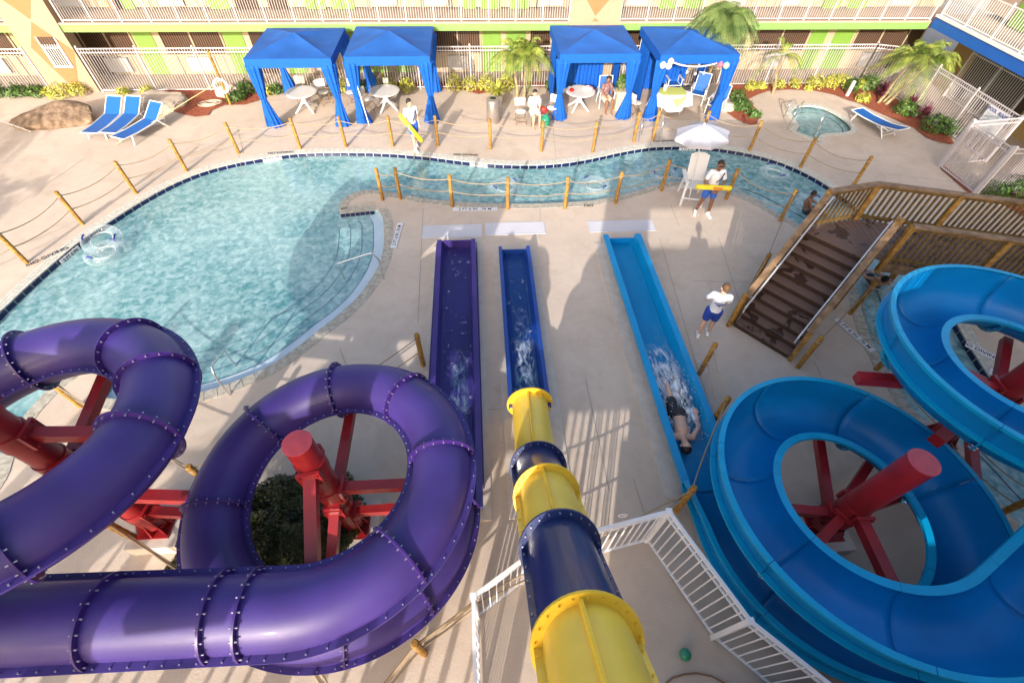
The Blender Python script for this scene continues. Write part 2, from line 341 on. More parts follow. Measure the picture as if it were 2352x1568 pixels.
# ------------------------------------------------------------------ light and sky
AZ, EL = radians(72.8), radians(20)          # azimuth the shadows run to, height of the sun
w = bpy.data.worlds.new('World'); SC.world = w; w.use_nodes = True; nt = w.node_tree
sky = nt.nodes.new('ShaderNodeTexSky'); sky.sky_type = 'NISHITA'; sky.sun_disc = False; sky.sun_elevation = EL; sky.dust_density = 4.0; sky.ozone_density = .3; sky.air_density = 1.0
sd = Vector((-cos(AZ)*cos(EL), -sin(AZ)*cos(EL), sin(EL))); sky.sun_rotation = atan2(sd.x, sd.y)
bgn = nt.nodes['Background']; bgn.inputs[1].default_value = .15; nt.links.new(sky.outputs[0], bgn.inputs[0])
sl = bpy.data.lights.new('sun', 'SUN'); sl.energy = 2.7; sl.angle = radians(.5); sl.color = (1, .92, .82)
so = bpy.data.objects.new('sun', sl); COL.objects.link(so); so.rotation_euler = sd.to_track_quat('Z', 'Y').to_euler(); so.location = (0, 0, 30)
SC.view_settings.view_transform = 'Standard'; SC.view_settings.look = 'None'; SC.view_settings.exposure = 1.34; SC.view_settings.gamma = 1
# ================================================================== GROUND, POOL
def Z(ox, oy, sc): return lambda x, y, z=0.0: G((x/sc+ox)/1.2755, (y/sc+oy)/1.2755, z)
def smooth_line(pts, step=.15, closed=False):
    P = [Vector((p[0], p[1])) for p in pts]; n = len(P); out = []
    for i in range(n if closed else n-1):
        if closed: a, b, c, d = P[i-1], P[i], P[(i+1) % n], P[(i+2) % n]
        else: a, b, c, d = P[max(i-1, 0)], P[i], P[i+1], P[min(i+2, n-1)]
        k = max(1, int((c-b).length/step))
        for j in range(k):
            t = j/k; out.append(.5*((2*b)+(c-a)*t+(2*a-5*b+4*c-d)*t*t+(3*b-3*c+d-a)*t**3))
    if not closed: out.append(P[-1])
    return out
def offset(L, d, closed=False):
    n = len(L); o = []
    for i, p in enumerate(L):
        if closed: t = L[(i+1) % n]-L[i-1]
        else: t = L[min(i+1, n-1)]-L[max(i-1, 0)]
        t.normalize(); o.append(Vector((p.x-t.y*d, p.y+t.x*d)))
    return o
def px(l, z=0.0): return [G(x, y, z).to_2d() for x, y in l]
# north bank of pool and river (left to right)
north = smooth_line([Vector((-15.5, 6.0)), Vector((-14.4, 7.6))]+px([(-70, 775), (0, 716), (60, 660), (120, 607), (185, 553), (262, 502), (330, 459), (400, 421), (470, 393), (540, 375), (600, 364), (660, 355), (720, 351), (800, 350), (880, 352), (950, 357), (1000, 362), (1060, 370), (1120, 376), (1180, 379), (1240, 379), (1300, 374), (1350, 366), (1400, 355), (1450, 345), (1500, 338), (1560, 336), (1620, 338), (1680, 345), (1740, 357), (1800, 375), (1850, 397), (1900, 426), (1985, 490), (2060, 560), (2120, 630), (2180, 715), (2230, 800), (2290, 890), (2352, 970), (2520, 1150)]))
z6 = Z(800, 400, 2.6133); z7 = Z(1650, 400, 2.6133); z5 = Z(0, 1080, 6.0314)
spit = smooth_line([p.to_2d() for p in (z6(510, 570), z6(503, 540), z6(520, 505), z6(560, 462), z6(640, 425), z6(720, 410), z6(800, 412), z6(900, 430), z6(1000, 447), z6(1200, 480), z6(1400, 497), z6(1600, 510), z6(1800, 516), z6(2000, 516), z6(2200, 508), z7(0, 505), z7(200, 495), z7(400, 458), z7(560, 417), z7(700, 372), z7(800, 352), z7(950, 348), z7(1100, 368), z7(1280, 420), z7(1450, 480), z7(1600, 560), z7(1750, 640), z7(1840, 700))]+px([(1890, 560), (1935, 610), (1961, 646), (1972, 681), (1981, 723), (2000, 779), (2022, 822), (2050, 870), (2098, 943), (2135, 975), (2180, 1033), (2221, 1072), (2262, 1119), (2303, 1164), (2440, 1310)]))
steps = smooth_line(px([(867, 482), (879, 500), (882, 538), (881, 568), (873, 601), (855, 637), (822, 682), (777, 724), (741, 751), (702, 783), (630, 834), (570, 864), (477, 897), (400, 912), (310, 920), (231, 912)]))
wtip = px([(231, 912), (262, 843)])+smooth_line(px([(262, 843), (235, 832), (200, 838), (160, 856), (120, 885), (90, 916), (55, 955), (22, 1008), (0, 1045)])+[Vector((-9.6, 4.0)), Vector((-10.2, 2.0)), Vector((-10.5, -1))])[1:]
pool = [p for p in reversed(spit)]+[z6(512, 590).to_2d()]+steps+wtip+[Vector((-12.8, -1)), Vector((-12.9, 2.0)), Vector((-14.0, 4.6))]
pool = north+pool
def dedupe(L):
    o = [L[0]]
    for p in L[1:]:
        if (p-o[-1]).length > .03: o.append(p)
    if (o[0]-o[-1]).length < .03: o.pop()
    return o
pool = dedupe(pool)
spa_c = (14.0, 18.45)
z4 = Z(2100, 0, 2.6133)
spa = [p.to_2d() for p in (z4(530, 870), z4(545, 825), z4(600, 800), z4(700, 793), z4(800, 806), z4(900, 845), z4(1000, 905), z4(1060, 960), z4(1075, 1005), z4(1030, 1030), z4(930, 1040), z4(840, 1045), z4(800, 1090), z4(690, 1060), z4(560, 1005), z4(585, 960))]
spa = dedupe(smooth_line(spa, .15, True)); spa.reverse() if False else None
ground = MB().sheet([[Vector((-70, -40)), Vector((70, -40)), Vector((70, 90)), Vector((-70, 90))], pool, spa], 0).build('pool_deck', M['deck'], fix=False)
tag(ground, 'sand coloured concrete pool deck', kind='structure')
tag(MB().box((-69, -39, -3.2), (69, 89, -3)).build('ground', M['soil']), kind='structure')
def wall_ring(L, z0, z1, m, name, closed=True):
    b = MB(); n = len(L); b.v = [(p.x, p.y, z0) for p in L]+[(p.x, p.y, z1) for p in L]
    for i in range(n if closed else n-1): j = (i+1) % n; b.f.append((i, j, n+j, n+i))
    return tag(b.build(name, m, fix=False), kind='structure')
wall_ring(pool, -1.3, -.002, M['poolwall'], 'pool_wall')
tag(MB().sheet([pool], -1.1).build('pool_floor', M['poolwall'], fix=False), kind='structure')
tag(MB().sheet([offset(dedupe(pool), 0, True)], -.13).build('pool_water', M['water'], fix=False), kind='structure')
# coping blocks along every bank
def coping(L, d, m, name, blk=.12, z=.012, gap=.014, rows=1):
    b = MB(); O = offset(L, d); acc = 0; i0 = 0
    for i in range(1, len(L)):
        acc += (L[i]-L[i-1]).length
        if acc >= blk or i == len(L)-1:
            a, c = L[i0], L[i]; A, C_ = O[i0], O[i]; u = gap/max(.02, acc)
            p = [a.lerp(c, u), c, C_, A.lerp(C_, u)]
            if (O[i]-O[i0]).length > .02:
                for r in range(rows):
                    t0, t1 = r/rows+(.03 if r else 0), (r+1)/rows
                    q = [p[0].lerp(p[3], t0), p[1].lerp(p[2], t0), p[1].lerp(p[2], t1), p[0].lerp(p[3], t1)]
                    o = len(b.v); b.v += [(v.x, v.y, z) for v in q]+[(v.x, v.y, -.05) for v in q]
                    b.f += [(o, o+1, o+2, o+3), (o, o+4, o+5, o+1), (o+1, o+5, o+6, o+2), (o+2, o+6, o+7, o+3), (o+3, o+7, o+4, o)]
            acc = 0; i0 = i
    return tag(b.build(name, m), kind='structure')
def resamp(L, st):
    o = [L[0]]; need = st
    for a, b in zip(L, L[1:]):
        l = (b-a).length
        while need <= l: o.append(a.lerp(b, need/l)); need += st
        need -= l
    return o
coping(resamp(north, .1), .30, M['pave_light'], 'pool_coping_north', .1, gap=.01, rows=3)
coping(resamp(list(reversed(spit)), .12), .26, M['coping'], 'pool_coping_river', .12)
coping(resamp(steps, .13), .27, M['coping'], 'pool_coping_steps', .13)
coping(resamp(wtip, .13), .27, M['coping'], 'pool_coping_west', .13)
coping(resamp([z6(790, 505).to_2d(), z6(760, 510).to_2d(), z6(540, 550).to_2d()], .12), -.02, M['coping'], 'pool_coping_end', .12)
e0, e1 = z6(512, 590).to_2d(), steps[0]; coping(resamp([e0, e1], .12), .27, M['coping'], 'pool_coping_spit', .12)
coping(resamp(spa+[spa[0]], .12), -.24, M['pave_light'], 'spa_coping', .12, rows=2) if False else coping(resamp(list(reversed(spa+[spa[0]])), .12), .22, M['pave_light'], 'spa_coping', .12, rows=2)
# navy waterline tiles
def tiles(L, name, st=.30, z0=-.165, z1=-.012, off=-.012, mt='navy', skip=()):
    g = MB(); b = MB(); Q = resamp(L, st); O = offset(Q, off); O2 = offset(Q, off*2)
    for i in range(len(Q)-1):
        if any(a <= i < e for a, e in skip): continue
        a, c = O2[i].lerp(O2[i+1], .05), O2[i].lerp(O2[i+1], .95)
        o = len(b.v); b.v += [(a.x, a.y, z0), (c.x, c.y, z0), (c.x, c.y, z1), (a.x, a.y, z1)]; b.f.append((o, o+1, o+2, o+3))
    for i in range(len(O)-1):
        a, c = O[i], O[i+1]; o = len(g.v); g.v += [(a.x, a.y, z0), (c.x, c.y, z0), (c.x, c.y, z1), (a.x, a.y, z1)]; g.f.append((o, o+1, o+2, o+3))
    tag(g.build(name+'_grout', M['grout'], fix=False), kind='structure'); return tag(b.build(name, M[mt], fix=False), kind='structure')
tiles(north, 'waterline_tiles'); tiles([e0, e1], 'waterline_tiles_spit', .15); tiles([wtip[0], wtip[1]], 'waterline_tiles_west', .2)
tiles(list(reversed(spa+[spa[0]])), 'spa_tiles', .2)
# entry steps: terraces following the curved bank
for k in range(5):
    a = offset(steps, -.34*k); b_ = offset(steps, -.34*(k+1)); z = (-.118, -.145, -.22, -.30, -.38)[k]
    bb = MB(); n = len(a); bb.v = [(p.x, p.y, z) for p in a]+[(p.x, p.y, z) for p in b_]+[(p.x, p.y, z-.6) for p in b_]
    for i in range(n-1): bb.f += [(i, i+1, n+i+1, n+i), (n+i, n+i+1, 2*n+i+1, 2*n+i)]
    tag(bb.build('pool_step', M['step'], fix=False), kind='structure')
    if k < 4:
        c0, c1 = offset(steps, -.34*(k+1)+.02), b_; bb = MB(); bb.v = [(p.x, p.y, max(z+.004, -.126)) for p in c0]+[(p.x, p.y, max(z+.004, -.126)) for p in c1]
        bb.f = [(i, i+1, n+i+1, n+i) for i in range(n-1)]; tag(bb.build('step_edge_tiles', M['stepline'], fix=False), kind='structure')
# river-bank underwater line
rb = resamp(spit, .2); rb = [p for p in rb if p.x > 8.5]; bb = MB(); a, b_ = offset(rb, .62), offset(rb, .66); n = len(a)
bb.v = [(p.x, p.y, -.126) for p in a]+[(p.x, p.y, -.126) for p in b_]; bb.f = [(i, i+1, n+i+1, n+i) for i in range(n-1)]
tag(bb.build('river_edge_tiles', M['navy'], fix=False), kind='structure')
# spa basin
sc = Vector((sum(p.x for p in spa)/len(spa), sum(p.y for p in spa)/len(spa)))
wall_ring(spa, -1.1, -.002, M['poolwall'], 'spa_wall'); tag(MB().sheet([spa], -1.0).build('spa_floor', M['poolwall'], fix=False), kind='structure')
inn = [sc+(p-sc)*.68 for p in spa]
bb = MB(); n = len(spa); bb.v = [(p.x, p.y, -.3) for p in spa]+[(p.x, p.y, -.3) for p in inn]+[(p.x, p.y, -1) for p in inn]
for i in range(n): j = (i+1) % n; bb.f += [(i, j, n+j, n+i), (n+i, n+j, 2*n+j, 2*n+i)]
tag(bb.build('spa_bench', M['poolwall'], fix=False), kind='structure')
bb = MB(); i2 = [sc+(p-sc)*.70 for p in spa]; bb.v = [(p.x, p.y, -.14) for p in inn]+[(p.x, p.y, -.14) for p in i2]; bb.f = [(i, (i+1) % n, n+(i+1) % n, n+i) for i in range(n)]
tag(bb.build('spa_bench_edge', M['navy'], fix=False), kind='structure')
tag(MB().sheet([spa], -.15).build('spa_water', M['water'], fix=False), kind='structure')
# concrete joints (saw cuts)
def joint(l, w=.016, name='deck_joint', z=.004):
    P = px(l) if not isinstance(l[0], Vector) else l; b = MB(); a, c = offset(P, w/2), offset(P, -w/2); n = len(P)
    b.v = [(p.x, p.y, z) for p in a]+[(p.x, p.y, z) for p in c]; b.f = [(i, i+1, n+i+1, n+i) for i in range(n-1)]
    return tag(b.build(name, M['joint']), kind='structure')
for l in ([(972, 478), (960, 740)], [(1240, 545), (1241, 450)], [(560, 355), (545, 290)], [(1110, 440), (1108, 455)], [(1515, 548), (1600, 840), (1640, 960)],
          [(1380, 545), (1440, 790)], [(1650, 545), (1720, 760)], [(1590, 645), (1760, 650)], [(1400, 1130), (1345, 870)], [(780, 800), (800, 850)], [(1540, 470), (1560, 520)],
          [(1280, 390), (1270, 290)], [(1870, 830), (1990, 1080)], [(1455, 1100), (1480, 1180)], [(1120, 940), (1150, 940)], [(960, 880), (1120, 1100)], [(2040, 400), (2200, 420)],
          [(40, 470), (200, 360)], [(300, 300), (470, 335)], [(560, 410), (548, 356)]):
    joint(l)
# raised pads beside the run-outs
for x0, x1, y0, y1 in ((-1.42, -.02, 3.0, 10.95), (.30, 1.55, 3.0, 10.55), (3.32, 4.82, 3.2, 10.9)):
    tag(MB().box((x0, y0, -.02), (x1, y1, .035)).build('slide_pad', M['grey_pad']), kind='structure')
# mulch beds
def bed(l, name): return tag(MB().sheet([px(l)], .03).build(name, M['mulch'], fix=False), kind='stuff')
bed([(330, 207), (340, 212), (372, 225), (395, 240), (400, 257), (425, 265), (450, 270), (480, 266), (486, 255), (515, 243), (562, 242), (594, 232), (620, 220), (646, 212), (646, 205)], 'mulch_bed')
bed([(770, 205), (800, 210), (840, 208), (870, 203), (906, 199), (960, 201), (1024, 205), (1061, 207), (1099, 218), (1125, 212), (1165, 198), (1190, 200), (1255, 203), (1255, 190), (1000, 190), (780, 195)], 'mulch_bed')
bed([(1673, 192), (1680, 215), (1700, 236), (1715, 231), (1740, 219), (1766, 210), (1814, 207), (1871, 210), (1915, 219), (1946, 231), (1976, 240), (2006, 255), (2050, 274), (2097, 294), (2127, 318), (2160, 329), (2192, 333), (2172, 300), (2080, 240), (1990, 194), (1940, 192)], 'mulch_bed')
bed([(1664, 235), (1664, 255), (1685, 272), (1706, 283), (1725, 288), (1739, 286), (1742, 270), (1730, 245), (1721, 231), (1700, 222), (1675, 222)], 'mulch_bed')
bed([(2010, 560), (2230, 446), (2240, 446), (2352, 470), (2352, 500)], 'mulch_bed') if False else bed([(2240, 452), (2260, 443), (2352, 445), (2352, 500), (2300, 470)], 'mulch_bed')
bed([(2165, 380), (2210, 418), (2240, 447), (2228, 449), (2190, 415), (2155, 384)], 'mulch_bed')
def flat_stone(l, name='flagstone_slab', z=.02): 
    return MB().prism(px(l), .0, z).build(name, M['flatrock'])
# white drain grates at slide ends
def grate(x0, x1, y0, y1, label):
    t = thing('drain_grate', label, 'grate', ((x0+x1)/2, (y0+y1)/2, 0), 0, 'white slatted grates at the slide ends')
    f = MB().box((x0, y0, .0), (x1, y0+.04, .014)).box((x0, y1-.04, .0), (x1, y1, .014)).box((x0, y0+.04, 0), (x0+.04, y1-.04, .014)).box((x1-.04, y0+.04, 0), (x1, y1-.04, .014)).box((x0+.04, y0+.04, .001), (x1-.04, y1-.04, .007))
    f.build('frame', M['grate'], t); b = MB(); n = int((y1-y0)/.05)
    for i in range(n): yy = y0+.05+i*.05; 
    for i in range(n-1): b.box((x0+.04, y0+.045+i*.05, .007), (x1-.04, y0+.080+i*.05, .013))
    b.build('slats', M['grate'], t)
grate(-1.78, .02, 11.4, 12.0, 'white slatted grate past the end of the purple slide'); grate(.12, 1.95, 11.45, 12.05, 'white slatted grate past the end of the dark blue slide'); grate(3.3, 5.35, 11.45, 12.0, 'white slatted grate past the end of the light blue slide')
# painted depth markings
def marking(body, cx, cy, size, ang, plate=None, mt='black', name='depth_marking', z=.022, label=None):
    c = G(cx, cy); X = Matrix.Translation((c.x, c.y, z)) @ Matrix.Rotation(ang, 4, 'Z')
    lab = label or ('%s marking in dark letters' % body)
    if plate:
        pb = MB(); R = Matrix.Rotation(ang, 3, 'Z'); pb.obox((c.x, c.y, z-.004), (plate[0], plate[1], .004), R); t = pb.build(name, M['white'])
        q = text_mesh('lettering', body, size, M[mt], None, X); q.parent = t
    else: t = text_mesh(name, body, size, M[mt], None, X)
    return tag(t, lab, 'pool marking', 'painted pool edge markings')
marking('2 FT 6 IN  .76 M', 1091, 481.5, .155, -.03, (1.42, .18), label='white strip reading 2 FT 6 IN on the deck above the grates')
marking('2 FT 6 IN .76 M', 912, 541, .15, radians(85), (1.2, .17), label='white strip reading 2 FT 6 IN beside the curved pool steps')
marking('2 FT 6 IN .76 M', 1961, 769, .15, radians(-71), (1.15, .17), label='white strip reading 2 FT 6 IN beside the river under the stairs')
marking('NO DIVING', 645, 352, .17, .1, label='NO DIVING in faint letters on the deck by the left pool curve')
marking('NO DIVING', 1070, 357, .17, -.1, label='NO DIVING in dark letters beside the walking lifeguard')
marking('NO DIVING', 110, 590, .2, radians(48), label='NO DIVING on white tiles at the far left pool edge')
marking('NO DIVING', 1525, 325, .16, .03, label='NO DIVING in small letters beside the ladder rails')
marking('NO', 1352, 473.5, .2, .05, label='NO DIVING symbol letters by the third river post')
marking('NO DIVING', 1600, 428, .16, .02, label='NO DIVING behind the lifeguard chair')
marking('NO DIVING', 2250, 806, .16, radians(-48), (.62, .22), label='small white plate seen through the upper blue loop'); 
marking('M  .76', 2300, 866, .16, radians(-45), (.5, .22), label='small white plate at the lower end of the gap in the upper blue loop')
def band_text(body, cx, cy, size, label):   # on the vertical waterline tiles
    g = G(cx, cy).to_2d(); i = min(range(len(north)), key=lambda k: (north[k]-g).length); a, b = north[i-3], north[i+3]; ang = atan2(b.y-a.y, b.x-a.x); p = (a+b)/2
    nrm = Vector((sin(ang), -cos(ang))); L = size*5.2
    X = Matrix.Translation((p.x+nrm.x*.06, p.y+nrm.y*.06, -.085)) @ Matrix.Rotation(ang, 4, 'Z') @ Matrix.Rotation(pi/2, 4, 'X')
    pl = MB().obox((p.x+nrm.x*.045, p.y+nrm.y*.045, -.085), (L, .02, .12), Matrix.Rotation(ang, 3, 'Z')).build('depth_tile', M['white'])
    q = text_mesh('lettering', body, size, M['black'], None, X); q.parent = pl
    tag(pl, label, 'pool marking', 'depth tiles set in the waterline')
band_text('2 FT 6 IN', 160, 585, .13, 'depth tile reading 2 FT 6 IN by the stacked clear tubes'); band_text('2 FT 6 IN', 625, 362, .12, 'depth tile reading 2 FT 6 IN in the sunlit left curve')
band_text('2 FT 6 IN', 1100, 376, .12, 'depth tile reading 2 FT 6 IN below the walking lifeguard'); band_text('2 FT 6 IN', 1580, 338, .12, 'depth tile reading 2 FT 6 IN under the white umbrella')
# ================================================================== SLIDES
class Path:
    def __init__(s, segs, zk, step=.08):
        P = []
        for sg in segs:
            if sg[0] == 'L':
                a, b = Vector(sg[1]), Vector(sg[2]); n = max(1, int((b-a).length/step)); P += [a.lerp(b, i/n) for i in range(n+1)]
            else:
                _, c, R, a0, a1 = sg; n = max(1, int(abs(radians(a1-a0))*R/step)); P += [Vector((c[0]+R*cos(radians(a0+(a1-a0)*i/n)), c[1]+R*sin(radians(a0+(a1-a0)*i/n)))) for i in range(n+1)]
        Q = [P[0]]
        for p in P[1:]:
            if (p-Q[-1]).length > .01: Q.append(p)
        s.s = [0]
        for a, b in zip(Q, Q[1:]): s.s.append(s.s[-1]+(b-a).length)
        s.Q = Q; s.L = s.s[-1]; s.zk = zk
    def at_s(s, d):
        d = min(max(d, 0), s.L); 
        import bisect
        i = min(max(bisect.bisect_right(s.s, d)-1, 0), len(s.Q)-2); t = (d-s.s[i])/(s.s[i+1]-s.s[i]); return s.Q[i].lerp(s.Q[i+1], t)
    def z(s, d):
        k = s.zk
        if d <= k[0][0]: return k[0][1]
        for i in range(len(k)-1):
            if d <= k[i+1][0]:
                t = (d-k[i][0])/(k[i+1][0]-k[i][0]); m0 = s._m(i)*(k[i+1][0]-k[i][0]); m1 = s._m(i+1)*(k[i+1][0]-k[i][0])
                return (2*t**3-3*t*t+1)*k[i][1]+(t**3-2*t*t+t)*m0+(-2*t**3+3*t*t)*k[i+1][1]+(t**3-t*t)*m1
        return k[-1][1]
    def _m(s, i):
        k = s.zk; sl = [(k[j+1][1]-k[j][1])/(k[j+1][0]-k[j][0]) for j in range(len(k)-1)]
        if i == 0: return sl[0]
        if i == len(k)-1: return sl[-1]
        a, b = sl[i-1], sl[i]; return 0 if a*b <= 0 else 2*a*b/(a+b)
    def p(s, d): q = s.at_s(d); return Vector((q.x, q.y, s.z(d)))
    def frame(s, d, e=.06):
        a, b = s.p(max(d-e, 0)), s.p(min(d+e, s.L)); t = (b-a).normalized(); side = Vector((0, 0, 1)).cross(t).normalized(); up = t.cross(side); return s.p(d), t, side, up  # side = left of travel
def sweep(mb, path, d0, d1, sec, closed=False, step=.09, ends=False):
    n = max(2, int((d1-d0)/step)+1); o = len(mb.v); m = None
    for i in range(n):
        d = d0+(d1-d0)*i/(n-1); p, t, sd_, up = path.frame(d); q = sec(d); m = len(q)
        for u, v in q: mb.v.append(tuple(p+sd_*u+up*v))
    for i in range(n-1):
        for k in range(m if closed else m-1):
            k2 = (k+1) % m; a = o+i*m; mb.f.append((a+k, a+k2, a+m+k2, a+m+k))
    if ends:
        mb.f.append(tuple(o+k for k in reversed(range(m)))); mb.f.append(tuple(o+(n-1)*m+k for k in range(m)))
    return mb
def ring(r, seg=32): return [(r*cos(2*pi*k/seg), r*sin(2*pi*k/seg)) for k in range(seg)]
def tube_section(path, d0, d1, r, m, par, seamw=.085, seam=True, boltm=None, bstep=.17, name='tube_section', ph=.0):
    mb = MB(); sweep(mb, path, d0, d1, lambda d: ring(r), closed=True)
    if seam:
        for s_ in (1, -1): sweep(mb, path, d0, d1, lambda d: [(s_*(r-.01), -.016), (s_*(r+seamw), -.016), (s_*(r+seamw), .016), (s_*(r-.01), .016)], closed=True, ends=True)
    if not boltm: return mb.build(name, m, par, smooth=True, ang=35)
    if boltm and not seam: return mb.build(name, m, par, smooth=True, ang=35)
    if boltm:
        bm_ = MB(); n = max(1, int((d1-d0)/bstep))
        for i in range(n):
            d = d0+(i+.5)*(d1-d0)/n; p, t, sd_, up = path.frame(d)
            for s_ in (1, -1): bm_.tube([p+sd_*s_*(r+seamw*.62)-up*.035, p+sd_*s_*(r+seamw*.62)+up*.036], .0095, 6)
    return build2(mb, m, bm_, boltm, name, par)
def flange(path, d, r, w_, th, m, par, boltm, nb=20, name='flange', half=False):
    p, t, sd_, up = path.frame(d); mb = MB(); seg = 40; v = []
    for dt in (-th/2, th/2):
        for rr in (r-.01, r+w_):
            for k in range(seg): a = 2*pi*k/seg; v.append(p+t*dt+sd_*rr*cos(a)+up*rr*sin(a))
    mb.v = [tuple(x) for x in v]
    for k in range(seg):
        k2 = (k+1) % seg; A, B, C_, D = 0, seg, 2*seg, 3*seg
        mb.f += [(A+k, A+k2, B+k2, B+k), (B+k, B+k2, D+k2, D+k), (D+k, D+k2, C_+k2, C_+k), (C_+k, C_+k2, A+k2, A+k)]
    if boltm:
        b = MB()
        for k in range(nb):
            a = 2*pi*(k+.5)/nb; c = p+(sd_*cos(a)+up*sin(a))*(r+w_*.6); b.tube([c-t*(th/2+.03), c+t*(th/2+.03)], .0095, 6)
    return build2(mb, m, b, boltm, name, par)
def trough_sec(hw, ht, r=.45):
    pass
# ---------- purple enclosed slide
CP0, CP1, RP = (-5.85, 3.02), (-2.42, 2.92), 1.72
R_T = .405
segP = [('L', (-9.2, 1.30), (-5.85, 1.30)), ('A', CP0, RP, -90, 270), ('L', (-5.85, 1.25), (-2.42, 1.20)), ('A', CP1, RP, -90, 360), ('L', (-.70, 2.92), (-.72, 10.8))]
lA = 3.35; circ = 2*pi*RP
zP = [(0, 4.75), (lA, 4.15), (lA+circ*.25, 3.72), (lA+circ*.5, 3.36), (lA+circ*.75, 3.1), (lA+circ, 2.9), (lA+circ+3.43, 2.72), (lA+circ+3.43+circ*.25, 2.5), (lA+circ+3.43+circ*.5, 2.12), (lA+circ+3.43+circ*.75, 1.72), (lA+2*circ+3.43, 1.36), (lA+2.12*circ+3.43, 1.10), (lA+2.25*circ+3.43, .85), (lA+2.25*circ+4.7, .50), (lA+2.25*circ+6.0, .37), (lA+2.25*circ+11.3, .34)]
PP = Path(segP, zP)
ps = thing('tube_slide', 'purple enclosed tube slide coiling in two loops down to an open run-out', 'water slide', (-2.4, 2.9, 0))
sP = lA+circ; sB = sP+3.43
def angd(base, deg): return base+circ*(deg)/360
fl = [.6, lA-.15, angd(lA, 42), angd(lA, 88), angd(lA, 120), angd(lA, 152), angd(lA, 205), angd(lA, 262), sP+.55, sP+1.62, sB-.62, sB-.28, angd(sB, 48), angd(sB, 97), angd(sB, 142), angd(sB, 185), angd(sB, 228), angd(sB, 274), angd(sB, 325), angd(sB, 372), angd(sB, 405)]
endT = angd(sB, 452)
fl = sorted(fl)+[endT]
for a, b in zip(fl, fl[1:]):
    tube_section(PP, a, b, R_T, M['purple'], ps, boltm=M['bolt'])
for d in fl: flange(PP, d, R_T, .075, .026, M['purple_d'], ps, M['bolt'])
def runout_sec(wi=.40, hw=.32, fl_=.14, th=.03):
    # open trough, floor at v=-.26
    b = -.26; L = [(-wi-fl_, hw+b-.07), (-wi-fl_, hw+b), (-wi-.02, hw+b), (-wi+.05, b+.05), (-wi+.12, b), (wi-.12, b), (wi-.05, b+.05), (wi+.02, hw+b), (wi+fl_, hw+b), (wi+fl_, hw+b-.07), (wi+fl_-th, hw+b-.07), (wi+fl_-th, hw+b-th), (wi+.05, hw+b-th), (wi-.02, b-.03), (-wi+.02, b-.03), (-wi-.05, hw+b-th), (-wi-fl_+th, hw+b-th), (-wi-fl_+th, hw+b-.07)]
    return lambda d: L
d0 = endT; dend = PP.L-.0
rb_ = MB(); sweep(rb_, PP, d0, dend, runout_sec(), closed=True, ends=True, step=.25); rb_.build('open_trough', M['purple'], ps, smooth=True, ang=30)
eb = MB(); p, t, sd_, up = PP.frame(dend-.02); eb.obox(p-up*.12, (.8, .04, .3)); eb.build('end_wall', M['purple'], ps)
for s_ in (-1, 1):   # outer skirt boards
    kb = MB(); 
    for a_, b_, h in (((-.72+s_*.565), 10.78, .0),): kb.box((a_-.012, 5.0 if s_ < 0 else 3.6, .0), (a_+.012, b_, .30)); 
    kb.build('side_skirt', M['purple_d'], ps)
def water_sheet(path, a, b, wi, v, m, par, name='running_water'):
    mb = MB(); sweep(mb, path, a, b, lambda d: [(-wi, v), (-wi*.5, v), (0, v), (wi*.5, v), (wi, v)], step=.12); o = mb.build(name, m, par, smooth=True, fix=False)
    return o
water_sheet(PP, d0, dend-.05, .36, -.20, M['swater_p'], ps)
# ---------- middle yellow and blue tube slide
segM = [('L', (.72, -3.2), (.77, .5)), ('L', (.77, .5), (.80, 2.6)), ('L', (.80, 2.6), (.86, 5.2)), ('L', (.86, 5.2), (.90, 10.45))]
zM = [(0, 7.5), (3.72, 4.02), (4.83, 2.92), (5.82, 2.05), (6.70, 1.10), (7.4, .70), (8.35, .47), (9.2, .38), (13.7, .34)]
PM = Path(segM, zM); RM = .40
msl = thing('tube_slide', 'straight tube slide in alternating yellow and navy sections between the two coiled slides', 'water slide', (.86, 4, 0))
secs = [(0, 2.2, 'yellow'), (2.2, 3.1, 'navyfg'), (3.1, 3.88, 'yellow'), (3.88, 5.08, 'navyfg'), (5.08, 5.92, 'yellow'), (5.92, 6.62, 'navyfg'), (6.62, 8.5, 'yellow')]
ys = lambda y: y+3.2
secs = [(0, ys(-1.7), 'yellow'), (ys(-1.7), ys(-.75), 'navyfg'), (ys(-.75), ys(.52), 'yellow'), (ys(.52), ys(1.63), 'navyfg'), (ys(1.63), ys(2.60), 'yellow'), (ys(2.60), ys(3.48), 'navyfg'), (ys(3.48), ys(5.20), 'yellow')]
for a, b, c in secs: tube_section(PM, a, b, RM-(.03 if a > ys(3.4) else 0), M[c], msl, boltm=M['bolt'] if c == 'navyfg' else M['yellow_f'], seamw=.07, seam=a < ys(3.4))
for i, (a, b, c) in enumerate(secs):
    flange(PM, b, RM if i < 6 else RM-.02, .10, .035, M['navyfg'] if c == 'navyfg' else M['yellow_f'], msl, M['bolt'] if c == 'navyfg' else M['yellow_f'], 22)
    if c == 'yellow': # raised seam rib along the top of yellow sections
        rbm = MB(); sweep(rbm, PM, a, b-.02, lambda d: [(.02, RM-.03 - (.03 if a > ys(3.4) else 0)), (.045, RM+.06-(.03 if a > ys(3.4) else 0)), (.075, RM+.055-(.03 if a > ys(3.4) else 0)), (.08, RM-.03-(.03 if a > ys(3.4) else 0))], closed=True, ends=True); rbm.build('top_seam_rib', M['yellow_f'], msl, smooth=True, ang=30)
rb_ = MB(); sweep(rb_, PM, ys(5.10), PM.L, runout_sec(.33, .30, .11), closed=True, ends=True, step=.25); rb_.build('open_trough', M['royal'], msl, smooth=True, ang=30)
